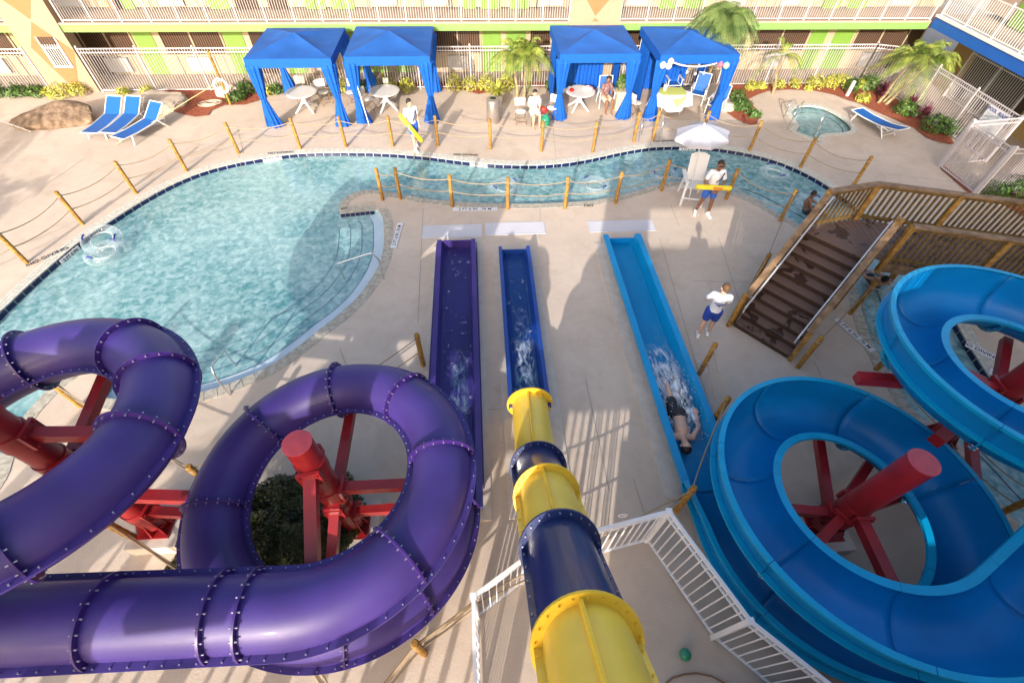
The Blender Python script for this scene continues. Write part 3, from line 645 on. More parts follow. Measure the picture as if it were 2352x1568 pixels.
eb = MB(); p, t, sd_, up = PM.frame(PM.L-.02); eb.obox(p-up*.17, (.66, .03, .2)); eb.build('end_wall', M['royal'], msl)
water_sheet(PM, ys(5.10), PM.L-.05, .30, -.19, M['swater_n'], msl)
# ---------- blue open flume
CB2, CB3, RB = (5.90, 2.38), (9.02, 3.92), 1.84
td = (Vector(CB3)-Vector(CB2)).normalized(); tdeg = math.degrees(atan2(td.y, td.x)); nrm = Vector((td.y, -td.x)); ta = math.degrees(atan2(nrm.y, nrm.x))  # tangent side below-right
p3 = Vector(CB3)+nrm*RB; p2 = Vector(CB2)+nrm*RB
segB = [('L', (13.2, CB3[1]-RB-1.0), (CB3[0]+.01, CB3[1]-RB)), ('A', CB3, RB, -90, -360+ta), ('L', p3, p2), ('A', CB2, RB, ta, -540), ('L', (CB2[0]-RB, CB2[1]), (4.03, 10.75))]
PB = Path(segB, [(0, 1), (1, 1)])
cB = 2*pi*RB; l0 = (Vector(segB[0][1])-Vector(segB[0][2])).length; l1 = l0+cB*(270-ta+0)/360 if False else l0+cB*((-90)-(-360+ta))/360
l2 = l1+(p3-p2).length; l3 = l2+cB*(ta+540)/360
PB.zk = [(0, 3.8), (l0, 3.05), (l0+cB*.25, 2.78), (l0+cB*.5, 2.56), (l1, 2.30), (l2, 2.04), (l2+cB*(ta+180)/360, 1.63), (l2+cB*(ta+270)/360, 1.25), (l2+cB*(ta+360)/360, .92), (l2+cB*(ta+450)/360, .70), (l3, .54), (l3+1.6, .42), (l3+8.4, .36)]
bs = thing('open_flume_slide', 'bright blue open flume slide winding in two loops to a straight run-out', 'water slide', (5.9, 2.4, 0))
def hwf(d):
    if d < l0-.5: return .35
    if d > l3: return max(.12, .34*(1-(d-l3)/1.5))
    return .35
def sec_shell(d):
    r = .44; q = [(-r-.10, .03), (-r-.10, .05), (-r, .05)]
    for k in range(13): a = pi+pi*k/12; q.append((r*cos(a), .02+r*sin(a)*(1 if d < l3-1 else max(.64, 1-.36*(d-l3+1)/2.5))))
    h = hwf(d)
    if h > 0: q += [(r+.02, .02+h*.5), (r+.03, .02+h), (r+.09, .03+h), (r+.095, -.01+h)]
    return q
def sec_out(d):
    r = .465; return [(r, .02), (r+.085, .02), (r+.085, -.02), (r, -.02)]
jt = [0, l0-1.2, l0+.35, l0+1.9, l0+3.4, l0+5.0, l0+6.6, l1+.4, l2-.3, l2+1.5, l2+3.0, l2+4.5, l2+6.0, l2+7.6, l2+9.2, l2+10.8, l3-1.1, l3+.9]
jt = [j for j in jt if j < l3+1]
endC = l3+.9
for a, b in zip(jt, jt[1:]):
    mb = MB(); sweep(mb, PB, a+.004, b-.004, sec_shell, step=.1); o = mb.build('flume_section', M['blue'], bs, smooth=True, ang=30, fix=False)
    so_ = o.modifiers.new('shell', 'SOLIDIFY'); so_.thickness = .022; so_.offset = 1
    mb = MB(); sweep(mb, PB, a+.004, b-.004, sec_out, closed=True, ends=True, step=.1); q = mb.build('outer_ledge', M['blue_rim'], bs, smooth=True, ang=30); q.parent = o
    mb = MB(); sweep(mb, PB, a+.004, b-.004, lambda d: [(.44+.025, .045+hwf(d)), (.44+.095, .045+hwf(d)), (.44+.10, .0+hwf(d)), (.44+.11, .0+hwf(d)), (.44+.11, .055+hwf(d)), (.44+.025, .055+hwf(d))], closed=True, ends=True, step=.1); q = mb.build('outer_lip', M['blue_rim'], bs, smooth=True, ang=30); q.parent = o
    mb = MB(); sweep(mb, PB, a+.004, b-.004, lambda d: [(-.44, .053), (-.56, .053), (-.565, .0), (-.55, .0), (-.55, .04), (-.44, .043)], closed=True, ends=True, step=.1); q = mb.build('inner_lip', M['blue_rim'], bs, smooth=True, ang=30); q.parent = o
for d in jt[1:]:
    p, t, sd_, up = PB.frame(d); mb = MB(); b = MB()
    for k in range(11):
        a = pi+pi*(k+.5)/11; c = p+up*.02+(sd_*cos(a)+up*sin(a))*.50; b.tube([c-t*.045, c+t*.045], .012, 6)
    pts = [p+up*.02+(sd_*cos(pi+pi*k/14)+up*sin(pi+pi*k/14))*.455 for k in range(15)]; q2 = [p+up*.02+(sd_*cos(pi+pi*k/14)+up*sin(pi+pi*k/14))*.53 for k in range(15)]
    o_ = len(mb.v); 
    for dt in (-.012, .012): mb.v += [tuple(x+t*dt) for x in pts]+[tuple(x+t*dt) for x in q2]
    for k in range(14): mb.f += [(k, k+1, 16+k, 15+k), (30+k, 30+k+1, 46+k, 45+k), (15+k, 16+k, 46+k, 45+k), (k, k+1, 31+k, 30+k)]
    build2(mb, M['blue_rim'], b, M['bolt'], 'joint_flange', bs)
rb_ = MB(); sweep(rb_, PB, endC, PB.L, runout_sec(.38, .36, .17), closed=True, ends=True, step=.2); rb_.build('open_trough', M['blue_out'], bs, smooth=True, ang=30)
eb = MB(); p, t, sd_, up = PB.frame(PB.L-.02); eb.obox(p-up*.16, (.76, .03, .24)); eb.build('end_wall', M['blue'], bs)
water_sheet(PB, endC-.8, PB.L-.05, .35, -.19, M['swater_b'], bs)
# support arms are parts of the columns
def column(cx, cy, top, arms, label, base=True, r=.185, kink=None):
    t = thing('slide_column', label, 'support column', (cx, cy, 0), 0, 'red steel columns carrying the slides')
    b = MB().tube([(cx, cy, .45), (cx, cy, top)], r, 28); b.build('column_pipe', M['red'], t, smooth=True, ang=35)
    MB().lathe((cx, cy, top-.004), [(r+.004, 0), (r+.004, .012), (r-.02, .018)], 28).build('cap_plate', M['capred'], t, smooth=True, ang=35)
    b = MB().box((cx-.27, cy-.27, .32), (cx+.27, cy+.27, .35))
    for k in range(8):
        a = k*pi/4; d = Vector((cos(a), sin(a), 0)); e = Vector((-d.y, d.x, 0))*.012; o = len(b.v); L = .26 if k % 2 == 0 else .33
        q = [Vector((cx, cy, .35))+d*r*.9, Vector((cx, cy, .35))+d*L, Vector((cx, cy, .75))+d*r*.9]; b.v += [tuple(x+e) for x in q]+[tuple(x-e) for x in q]; b.f += [(o, o+1, o+2), (o+5, o+4, o+3), (o+1, o+4, o+5, o+2), (o, o+3, o+4, o+1)]
    b.build('base_plate', M['red'], t)
    MB().box((cx-.42, cy-.42, 0), (cx+.42, cy+.42, .32)).build('concrete_footing', M['grey_pad'], t)
    for (az, h0, tx, ty, tz, w_) in arms:    # arm from height h0 on the column to target point
        d = Vector((tx-cx, ty-cy, 0)); 
        if d.length < .01: continue
        d.normalize(); st = Vector((cx, cy, h0))+d*r*.8; en = Vector((tx, ty, tz))
        bb = MB().bar(st, en, w_, w_); e = d; hb = MB(); R = Matrix.Rotation(atan2(d.y, d.x), 3, 'Z')
        arm = bb.build('support_arm', M['red'], t)
        hb.obox(Vector((cx, cy, h0))+d*(r+.035), (.05, .30, .30), R); hb.obox(Vector((cx, cy, h0))-d*(r+.02), (.05, .26, .24), R)
        for sx in (-1, 1):
            for sz in (-1, 1): hb.obox(Vector((cx, cy, h0+sz*.11))+d*(r+.07)+Vector((-d.y, d.x, 0))*sx*.11, (.04, .03, .03), R)
        hb.lathe((cx, cy, h0-.13), [(r+.02, 0), (r+.02, .26)], 24)
        c = hb.build('clamp_bracket', M['red'], t, smooth=True, ang=30); c.parent = arm
    return t
def arm_to(path, d, drop=.42):
    p, t, s_, up = path.frame(d); return p.x, p.y, p.z-drop
c1 = (-2.45, 2.98)
def on(path, d, h0, w_=.15, drop=None):
    x, y, z = arm_to(path, d, (.52 if path is PP else .62) if drop is None else drop); return (0, (min(h0, z+.6) if path is PP else max(.6, z-.02)), x, y, max(z, .12), w_)
column(*c1, 3.35, [on(PP, angd(sB, 8), 2.75, .16, .5), on(PP, angd(sB, 92), 1.9), on(PP, angd(sB, 182), 1.55), on(PP, angd(sB, 360), 1.9, .15), on(PP, angd(sB, 80), 1.0, .13, .52)], 'red pipe column standing inside the right hand purple loop above the dark shrub')
column(-5.87, 3.2, 6.2, [on(PP, angd(lA, 5), 5.2, .18, .2) if False else on(PP, angd(lA, 10), 4.1, .18), on(PP, angd(lA, 100), 3.5, .15), on(PP, angd(lA, 60), 2.8, .15), on(PP, angd(lA, 180), 2.6), (0, 1.6, -4.05, 3.05, 1.55, .17), (0, .95, -4.05, 2.95, 1.05, .15)], 'red pipe column with braces at the left edge beside the high purple bend')
column(5.88, 2.42, 2.95, [on(PB, l2+cB*(ta+90+5)/360, 1.9, .17), on(PB, l2+cB*(ta+190)/360, 1.5), on(PB, l2+cB*(ta+150)/360, 1.3), on(PB, l2+cB*(ta+345)/360, .85), on(PB, l2+cB*(ta+290)/360, 1.3, .15), on(PB, l2+cB*(ta+322)/360, 1.7, .15)], 'red pipe column with a pale flat cap inside the big blue loop', r=.2)
A_, B_, C_ = G(1968, 868, 2.1), G(2150, 1012, 1.7), G(2238, 1102, 1.2)
column(9.1, 4.0, 3.5, [(0, 2.1, A_.x, A_.y, 2.1, .18), (0, 1.55, B_.x, B_.y, 1.7, .20), (0, 1.2, C_.x, C_.y, 1.2, .14), on(PB, l0+cB*.62, 1.8), on(PB, l0+cB*.38, 2.3)], 'red pipe column and braces at the right edge under the upper blue loop', r=.2)
# ================================================================== BUILDINGS, FENCES, PLANTS
YW = 23.65; YF = 21.9
z1 = Z(0, 0, 3.136); z2 = Z(700, 0, 3.136); z3 = Z(1400, 0, 3.136)
def D1(x, y): return x/3.136/1.2755, y/3.136/1.2755
def D2(x, y): return (x/3.136+700)/1.2755, y/3.136/1.2755
def D3(x, y): return (x/3.136+1400)/1.2755, y/3.136/1.2755
def D4(x, y): return (x/2.6133+2100)/1.2755, y/2.6133/1.2755
hb = thing('hotel_building', 'cream and lime green two storey motel wing behind the cabanas', 'building', (2, 24, 0))
MB().box((-30, YW, 0), (21, YW+6, 2.2)).box((-30, YW, 2.55), (21, YW+6, 5.6)).build('wall', M['panelc'], hb)
MB().box((-30, 22.04, 2.2), (21.2, YW+6, 2.46)).build('walkway_slab', M['slab'], hb)
MB().box((-30, 21.96, 2.18), (19.45, 22.04, 2.43)).build('fascia', M['greenledge'], hb)
MB().box((-30, 21.93, 2.431), (19.45, 22.10, 2.50)).build('fascia_cap', M['slab'], hb)
MB().box((-30, YF+.1, .001), (18.6, YW, .02)).build('ground_walkway', M['slab'], hb)
MB().box((-30, 21.2, 5.1), (24, YW+6.5, 5.4)).build('roof', M['slab'], hb)
def lowx(f, x, y=280): return V(*f(x, y), YW).x
def bay(kind, a, b, zf=0.0, top=2.18):
    if kind == 'g':
        p = MB().box((a, YW-.03, zf+.03), (b, YW-.001, top)).build('green_door', M['green'], hb)
    elif kind == 'o':
        MB().box((a, YW-.03, zf+.03), (b, YW-.001, top)).build('peach_door', M['orange'], hb)
    elif kind == 'w':
        p = MB().box((a, YW-.028, zf+.85), (b, YW-.001, top)).build('window', M['blinds'], hb)
        f = MB(); m = (a+b)/2
        for x in (a, m, b): f.box((x-.03, YW-.06, zf+.85), (x+.03, YW-.029, top))
        f.box((a-.03, YW-.07, zf+.80), (b+.03, YW-.029, zf+.849)); q = f.build('window_frame', M['panelc'], hb); q.parent = p
        MB().box((m-.5, YW-.16, zf+.18), (m+.45, YW-.002, zf+.74)).build('wall_unit', M['acunit'], hb)
        s_ = MB()
        for x in (a+.25, m-.65, m+.6, b-.25):
            if b-a > 1.7 or abs(x-m) < .7: MB().box((x-.02, YW-.02, zf+.03), (x+.02, YW-.001, zf+.79)).build('panel_batten', M['joint'], hb)
    elif kind == 'd':
        MB().box((a, YW-.02, zf+.02), (b, YW-.001, top)).build('dark_doorway', M['darkroom'], hb)
lw = [('d', -17.0, -16.0), ('w', lowx(D1, 700), lowx(D1, 1170)), ('g', lowx(D1, 1195), lowx(D1, 1370)), ('w', lowx(D1, 1440), lowx(D1, 2010)), ('g', lowx(D1, 2030), lowx(D1, 2210)),
      ('d', lowx(D1, 2270), -8.6), ('g', -8.4, -7.6), ('w', -7.4, -5.9), ('g', lowx(D2, 955), lowx(D2, 1070)), ('g', -4.7, -3.9), ('w', -3.6, -1.9) if False else ('g', -3.6, -2.8), ('w', lowx(D2, 1790), lowx(D2, 2215)),
      ('g', lowx(D2, 2235), lowx(D3, 210)), ('g', lowx(D3, 260), lowx(D3, 440)), ('w', 2.5, 4.4), ('g', 4.6, 5.5), ('w', 5.7, 7.8), ('g', 8.0, 8.9), ('g', 9.2, 10.1), ('w', 10.3, lowx(D4, 235)),
      ('w', lowx(D4, 290), lowx(D4, 700)), ('g', lowx(D4, 715), lowx(D4, 835)), ('g', lowx(D4, 895), lowx(D4, 1040)), ('w', lowx(D4, 1060), lowx(D4, 1450)), ('d', 20.0, 20.9), ('g', -19.2, -18.4), ('w', -21.9, -19.4), ('g', -22.9, -22.1), ('w', -25.6, -23.1)]
for k, a, b in lw: bay(k, a, b)
up = [('w', -17.5, -14.9), ('o', -14.75, -14.2), ('g', lowx(D1, 1070, 60), lowx(D1, 1240, 60)), ('w', lowx(D1, 1330, 60), lowx(D1, 1880, 60)), ('g', lowx(D1, 1930, 60), lowx(D1, 2110, 60)), ('d', -9.7, -8.8), ('d', -8.4, -7.6), ('g', -6.9, -6.1),
      ('g', lowx(D2, 850, 40), lowx(D2, 1060, 40)), ('w', -4.6, -2.6), ('w', -2.3, -.6), ('g', -.35, .15), ('g', lowx(D3, 30, 40), lowx(D3, 210, 40)), ('g', lowx(D3, 290, 40), lowx(D3, 470, 40)), ('w', 2.5, 4.3), ('w', 6.1, 8.0), ('g', lowx(D3, 1670, 40), lowx(D3, 1830, 40)), ('g', lowx(D3, 1890, 40), lowx(D3, 2060, 40)),
      ('w', 10.3, 12.4), ('w', 12.6, 15.2), ('g', lowx(D4, 810, 40), lowx(D4, 945, 40)), ('g', lowx(D4, 1000, 40), lowx(D4, 1140, 40)), ('w', 17.7, 20.2), ('g', -19.2, -18.4), ('w', -21.9, -19.4), ('o', -22.9, -22.1)]
for k, a, b in up: bay(k, a, b, 2.46, 4.9)
# decorated piers
def pier(x0, x1, polys, window=None):
    MB().box((x0, YF, 0), (x1, YF+.55, 5.4)).build('pier_wall', M['cream'], hb)
    for P in polys:
        Q = [V(*q, YF-.005) for q in P]; Q = [(min(max(p.x, x0), x1), min(max(p.z, 0.02), 5.3)) for p in Q]; b = MB(); b.v = [(x, YF-.006, z) for x, z in Q]; b.f = [tuple(range(len(Q)))]; b.build('orange_diamond', M['orange'], hb)
    if window:
        Q = [V(*q, YF-.01) for q in window]; xs = [p.x for p in Q]; zs = [p.z for p in Q]
        wd = MB().box((min(xs), YF-.02, min(zs)), (max(xs), YF-.008, max(zs))).build('window', M['blinds'], hb)
        f = MB(); x_0, x_1, z_0, z_1 = min(xs), max(xs), min(zs), max(zs)
        f.box((x_0-.05, YF-.05, z_0-.06), (x_1+.05, YF-.021, z_0)); f.box((x_0-.04, YF-.045, z_0), (x_0, YF-.021, z_1)); f.box((x_1, YF-.045, z_0), (x_1+.04, YF-.021, z_1))
        for i in range(7): x = x_0+(i+.5)*(x_1-x_0)/7; f.box((x-.012, YF-.045, z_0), (x+.012, YF-.03, z_0+.75*(z_1-z_0)))
        f.box((x_0, YF-.05, z_0+.62*(z_1-z_0)), (x_1, YF-.046, z_0+.66*(z_1-z_0)))
        q = f.build('window_frame', M['white'], hb); q.parent = wd
pier(-17.75, -15.88, [[D1(20, 0), D1(280, 0), D1(280, 185)], [D1(285, 200), D1(690, 470), D1(730, 828), D1(610, 750), D1(285, 440)]], [D1(385, 340), D1(490, 340), D1(650, 600), D1(510, 605)])
pier(3.92, 5.98, [[D3(1000, 0), D3(1210, 0), D3(1080, 150)], [D3(1080, 165), D3(1110, 200), D3(1050, 200)]])
# railings
def rail_run(name, label, P, z0, h, post=2.2, pitch=.115, m='pinkwhite', group=None, double=True, cat='railing', pw=.055, pk=.016, endposts=(True, True)):
    P = [Vector(p) for p in P]; t = thing(name, label, cat, (P[0].x, P[0].y, z0), 0, group); first = True
    for a, b in zip(P, P[1:]):
        d = (b-a); L = d.length; d.normalize(); n = max(1, round(L/post))
        for i in range(n):
            p, q = a+d*(L*i/n), a+d*(L*(i+1)/n); mb = MB()
            if first or i > 0 or True:
                if (first and endposts[0]) or not first:
                    pm = MB().box((p.x-pw/2, p.y-pw/2, z0), (p.x+pw/2, p.y+pw/2, z0+h+.05)).lathe((p.x, p.y, z0+h+.05), [(pw*.75, 0), (pw*.6, .02), (.005, .045)], 8); pm.build('post', M[m], t)
            first = False
            for zz in ([h-.02, h-.16, .07] if double else [h-.02, .07]): mb.bar((p.x, p.y, z0+zz), (q.x, q.y, z0+zz), .035, .035)
            k = max(1, int((q-p).length/pitch))
            for j in range(1, k+1):
                c = p.lerp(q, j/(k+1)); mb.box((c.x-pk/2, c.y-pk/2, z0+.05), (c.x+pk/2, c.y+pk/2, z0+h-.03))
            mb.build('picket_panel', M[m], t)
    p = P[-1]; MB().box((p.x-pw/2, p.y-pw/2, z0), (p.x+pw/2, p.y+pw/2, z0+h+.05)).build('post', M[m], t)
    return t
rail_run('balcony_railing', 'white picket railing along the upper walkway between the two orange piers', [(-15.7, 22.02), (3.9, 22.02)], 2.50, 1.07, 1.1, .105, double=False)
rail_run('balcony_railing', 'white picket railing along the upper walkway right of the centre pier', [(6.0, 22.02), (19.4, 22.02)], 2.50, 1.07, 1.1, .105, double=False)
rail_run('balcony_railing', 'white picket railing above the far left end of the walkway', [(-24.5, 22.02), (-17.8, 22.02)], 2.50, 1.07, 1.1, .105, double=False)
rail_run('picket_fence', 'long white picket fence behind the cabanas', [(-15.75, YF), (17.6, YF)], 0, 1.65, 2.2, .115, cat='fence')
rail_run('picket_fence', 'short white picket fence left of the orange and cream pier', [(-25, YF), (-17.8, YF)], 0, 1.65, 2.2, .115, cat='fence')
rail_run('picket_fence', 'white picket fence with the rules board behind the spa', [(17.6, YF), (18.7, 21.5), (18.72, 15.0)], 0, 1.65, 2.2, .115, cat='fence')
rail_run('fence_gate', 'white picket gate leaf standing open between two fence posts right of the spa', [(16.72, 14.72), (18.68, 14.95)], .03, 1.62, 2.4, .1, cat='gate', pw=.09)
rail_run('picket_fence', 'white picket fence panel beside the gate above the wooden bridge', [(16.70, 14.66), (16.75, 12.95)], 0, 1.65, 1.8, .1, cat='fence', pw=.09)
rail_run('picket_fence', 'white picket fence running off the right edge beyond the bridge', [(16.78, 12.9), (20.5, 12.9)], 0, 1.65, 1.9, .1, cat='fence', pw=.09)
# right wing
wg = thing('hotel_wing', 'shaded hotel wing with a bright blue fascia at the upper right', 'building', (21, 16, 0))
MB().box((21.3, -2, 0), (27, 21.9, 2.3)).build('wall', M['tan_wall'], wg)
MB().box((21.5, -2, 2.9), (27, 21.9, 6)).build('upper_wall', M['slab'], wg)
MB().box((19.62, -2, 2.31), (27, 22.0, 2.70)).build('walkway_slab', M['slab'], wg)
MB().box((19.5, -2, 2.28), (19.62, 21.9, 2.66)).build('fascia', M['blueledge'], wg)
MB().box((19.46, -2, 2.661), (19.72, 21.9, 2.75)).build('fascia_cap', M['white'], wg)
for y in (20.0, 17.6, 12.2, 9.6): MB().box((21.47, y-.5, 2.75), (21.499, y+.5, 5.0)).build('green_door', M['green'], wg)
for y in (18.8, 15.0, 10.8): MB().box((21.46, y-.6, 3.2), (21.499, y+.6, 4.8)).build('window', M['blinds'], wg)
MB().box((21.27, 17.2, .05), (21.299, 20.6, 1.9)).build('dark_doorway', M['darkroom'], wg)
rail_run('balcony_railing', 'white railing along the upper walkway of the shaded right wing', [(19.6, 21.8), (19.6, 6)], 2.75, 1.07, 1.5, .12, double=False, m='offwhite')
rail_run('balcony_railing', 'high second railing above the shaded right wing', [(20.9, 21.9), (20.9, 6)], 3.6, 1.07, 1.5, .12, double=False, m='offwhite') if False else None
rail_run('storage_gate', 'tall grey barred gate under the blue fascia', [(20.9, 20.5), (20.9, 17.3)], 0, 1.9, 1.6, .12, m='offwhite', cat='gate')
sg = thing('rules_board', 'white rules board with dark blue heading on the white fence right of the spa', 'sign', (18.62, 15.75, 0))
p0 = MB().box((18.62, 15.3, .72), (18.645, 16.25, 1.52)).build('board', M['white'], sg)
X = Matrix.Translation((18.612, 15.78, 1.42)) @ Matrix.Rotation(-pi/2, 4, 'Z') @ Matrix.Rotation(pi/2, 4, 'X')
q = text_mesh('heading', 'POOL  RULES', .15, M['blueprint'], None, Matrix.Translation((-18.62, -15.75, 0)) @ X); q.parent = sg
lm_ = MB()
for i in range(11): lm_.box((18.613, 15.38+.12*(i % 3 == 2), 1.28-.048*i), (18.619, 16.17, 1.295-.048*i))
lm_.build('small_print_lines', M['grout'], sg)
# ------------------------------------------------------------------ plants
def leaves(mb, c, rx, ry, rz, n, sz, flat=.35, shell=.55):
    for _ in range(n):
        a = random.uniform(0, 2*pi); u = random.uniform(-.25, 1); k = shell+(1-shell)*random.random()**.6; s_ = sqrt(max(0, 1-u*u)); 
        lump = 1+.16*sin(3*a+c[0])*cos(4*u+c[1])+.08*sin(7*a+u*9)
        d = Vector((cos(a)*s_*rx, sin(a)*s_*ry, u*rz))*k*lump; p = Vector(c)+d
        nrm = (d.normalized()+Vector((random.gauss(0, .6), random.gauss(0, .6), random.gauss(.3, .6)))).normalized()
        x = nrm.orthogonal().normalized(); x = Matrix.Rotation(random.uniform(0, 6.28), 3, nrm)@x; y = nrm.cross(x); L = sz*random.uniform(.6, 1.3); W = L*flat
        o = len(mb.v); mb.v += [tuple(p-x*L), tuple(p+y*W), tuple(p+x*L), tuple(p-y*W)]; mb.f.append((o, o+1, o+2, o+3))
def bush(x, y, r, h, m, label, n=None, sz=.07, cat='bush', name='bush', group=None, z=.0):
    t = thing(name, label, cat, (x, y, z), 0, group); b = MB(); leaves(b, (x, y, z+h*.3), r, r, h*.75, n or int(260*r/.3), sz); b.build('foliage', M[m], t, fix=False)
    st = MB()
    for k in range(5): a = k*1.26; st.tube([(x, y, z), (x+r*.5*cos(a), y+r*.5*sin(a), z+h*.6)], [.02, .008], 5)
    st.build('stem', M['trunk'], t); return t
def spiky(x, y, r, h, m, label, n=60, name='spiky_plant', group=None, z=0):
    t = thing(name, label, 'plant', (x, y, z), 0, group); b = MB()
    for _ in range(n):
        a = random.uniform(0, 2*pi); e = random.uniform(.25, 1.35); L = h*random.uniform(.6, 1.1); d = Vector((cos(a)*cos(e)*r/h*1.3, sin(a)*cos(e)*r/h*1.3, sin(e))); s_ = Vector((-sin(a), cos(a), 0))*.022
        o = len(b.v); base = Vector((x, y, z+random.uniform(0, h*.3)))
        P = [base+d*L*k/4-Vector((0, 0, L*.30*(k/4)**2)) for k in range(5)]
        for k, p in enumerate(P): w_ = (1, 1.6, 1.4, .9, .1)[k]; b.v += [tuple(p+s_*w_), tuple(p-s_*w_)]
        for k in range(4): b.f.append((o+2*k, o+2*k+1, o+2*k+3, o+2*k+2))
    b.build('foliage', M[m], t, fix=False); return t
def bD(x, y): g = G(x, y); return g.x, g.y
GR = 'small shrubs planted along the fence'
i_ = 0
for (x, y, r, h, m, lab) in [
    (12, 211, .42, .4, 'leaf', 'dark green shrub at the far left foot of the fence'), (64, 210, .38, .4, 'leaf', 'dark green shrub second from the left under the fence'), (105, 209, .36, .4, 'leaf', 'dark green shrub just left of the yellow one by the pier'),
    (155, 209, .62, .45, 'leaf_y', 'wide yellow green shrub below the barred pier window'), (200, 206, .38, .5, 'leaf_y', 'yellow shrub at the right foot of the orange pier'), (298, 207, .26, .3, 'leaf_y', 'little yellow shrub behind the first blue lounger'), (352, 207, .28, .35, 'leaf_y', 'little yellow shrub behind the third blue lounger'),
    (545, 232, .42, .45, 'leaf', 'green shrub at the foot of the life ring pole'), (575, 210, .38, .5, 'leaf', 'green shrub just left of the first cabana'), (612, 218, .34, .35, 'leaf_y', 'yellow green shrub behind the left curtain of the first cabana'), (640, 208, .3, .35, 'leaf', 'green shrub inside the first cabana by the fence'),
    (790, 195, .42, .6, 'leaf_y', 'yellow green shrub between the first two cabanas'), (830, 198, .4, .5, 'leaf', 'dark green shrub seen through the second cabana at left'), (905, 190, .32, .5, 'leaf_y', 'yellow shrub seen through the second cabana behind the round table'), (940, 190, .34, .55, 'leaf_y', 'yellow shrub seen through the second cabana by its right curtain'), (868, 195, .3, .4, 'leaf_y', 'yellow shrub behind the napkin holder table'),
    (1045, 196, .36, .75, 'leaf_y', 'tall thin yellow green shrub right of the second cabana'), (1080, 193, .32, .6, 'leaf_y', 'yellow green shrub by the pale rock'), (1115, 193, .36, .7, 'leaf_y', 'yellow green shrub left of the centre palm'), (1160, 190, .4, .7, 'leaf_y', 'yellow green shrub behind the spiky potted plant'), (1262, 190, .3, .55, 'leaf', 'green shrub behind the seated woman'),
    (1722, 206, .28, .35, 'leaf_y', 'yellow shrub nearest the fourth cabana in the spa bed'), (1745, 205, .25, .35, 'leaf_y', 'small yellow shrub on the left slope of the spa bed'), (1782, 198, .3, .35, 'leaf_y', 'rounded yellow shrub left of centre in the spa bed'), (1816, 196, .28, .4, 'leaf_y', 'yellow shrub under the drooping palm frond'), (1860, 193, .42, .5, 'leaf_y', 'broad yellow shrub behind the spa'), (1892, 190, .36, .5, 'leaf_y', 'yellow shrub behind the right half of the spa'), (1920, 196, .38, .6, 'leaf_y', 'upright yellow shrub left of the white bollard'), (1855, 207, .2, .2, 'leaf_y', 'smallest yellow tuft at the lip of the spa bed'),
    (1950, 208, .4, .5, 'leaf', 'dark green shrub behind the white bollard'), (1972, 205, .3, .4, 'leaf_y', 'yellow tuft right of the white bollard'), (1978, 234, .3, .35, 'leaf_y', 'bright yellow shrub at the front edge of the spa bed'), (1990, 205, .5, .6, 'leaf', 'dark green shrub left of the double palm trunk'), (2075, 262, .5, .5, 'leaf', 'green ground shrub below the right palm'), (2140, 300, .55, .6, 'leaf', 'bushy green shrub at the lower end of the spa bed'), (2175, 305, .45, .55, 'leaf', 'bushy green shrub at the last tip of the spa bed'),
    (1690, 235, .36, .5, 'leaf', 'yellowish green shrub at the top of the small bed right of the cabana'), (1703, 255, .38, .5, 'leaf', 'green shrub in the middle of the small bed right of the cabana'), (1683, 250, .3, .35, 'leaf', 'green shrub on the left side of the small bed right of the cabana'), (1732, 270, .28, .3, 'leaf', 'low green shrub at the tip of the small bed right of the cabana'),
    (2275, 447, .5, .45, 'leaf', 'green shrub under the far right fence above the bridge'), (2335, 455, .7, .7, 'leaf', 'leafy green shrub at the right edge above the bridge')]:
    X_, Y_ = bD(x, y); bush(X_, min(Y_, 21.6), r, h, m, lab, group=GR, sz=.075 if m == 'leaf' else .06)
for x, y, lab in ((2022, 222, 'maroon leaved plant between the palm trunks'), (2085, 248, 'maroon leaved plant right of the palm by the fence'), (2117, 272, 'magenta maroon plant above the blue lounger head')):
    X_, Y_ = bD(x, y); spiky(X_, Y_, .4, .75, 'leaf_r', lab, 80, 'maroon_plant', 'maroon plants in the spa bed')
# dark ornamental shrubs under the slides
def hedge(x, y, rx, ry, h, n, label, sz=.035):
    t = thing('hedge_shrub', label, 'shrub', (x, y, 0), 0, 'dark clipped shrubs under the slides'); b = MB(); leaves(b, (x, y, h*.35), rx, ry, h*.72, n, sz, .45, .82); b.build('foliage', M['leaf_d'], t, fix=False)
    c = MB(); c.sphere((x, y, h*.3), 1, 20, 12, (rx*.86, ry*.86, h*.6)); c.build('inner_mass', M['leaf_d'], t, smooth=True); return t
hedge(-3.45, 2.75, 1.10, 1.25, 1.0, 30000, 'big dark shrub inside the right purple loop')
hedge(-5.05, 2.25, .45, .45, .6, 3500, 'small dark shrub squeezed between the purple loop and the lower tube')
hedge(4.1, -.35, 1.0, .5, .8, 7000, 'dark shrub under the big blue loop at the bottom edge'); hedge(6.2, -.55, 1.1, .6, .9, 8000, 'dark shrub at the bottom right corner')
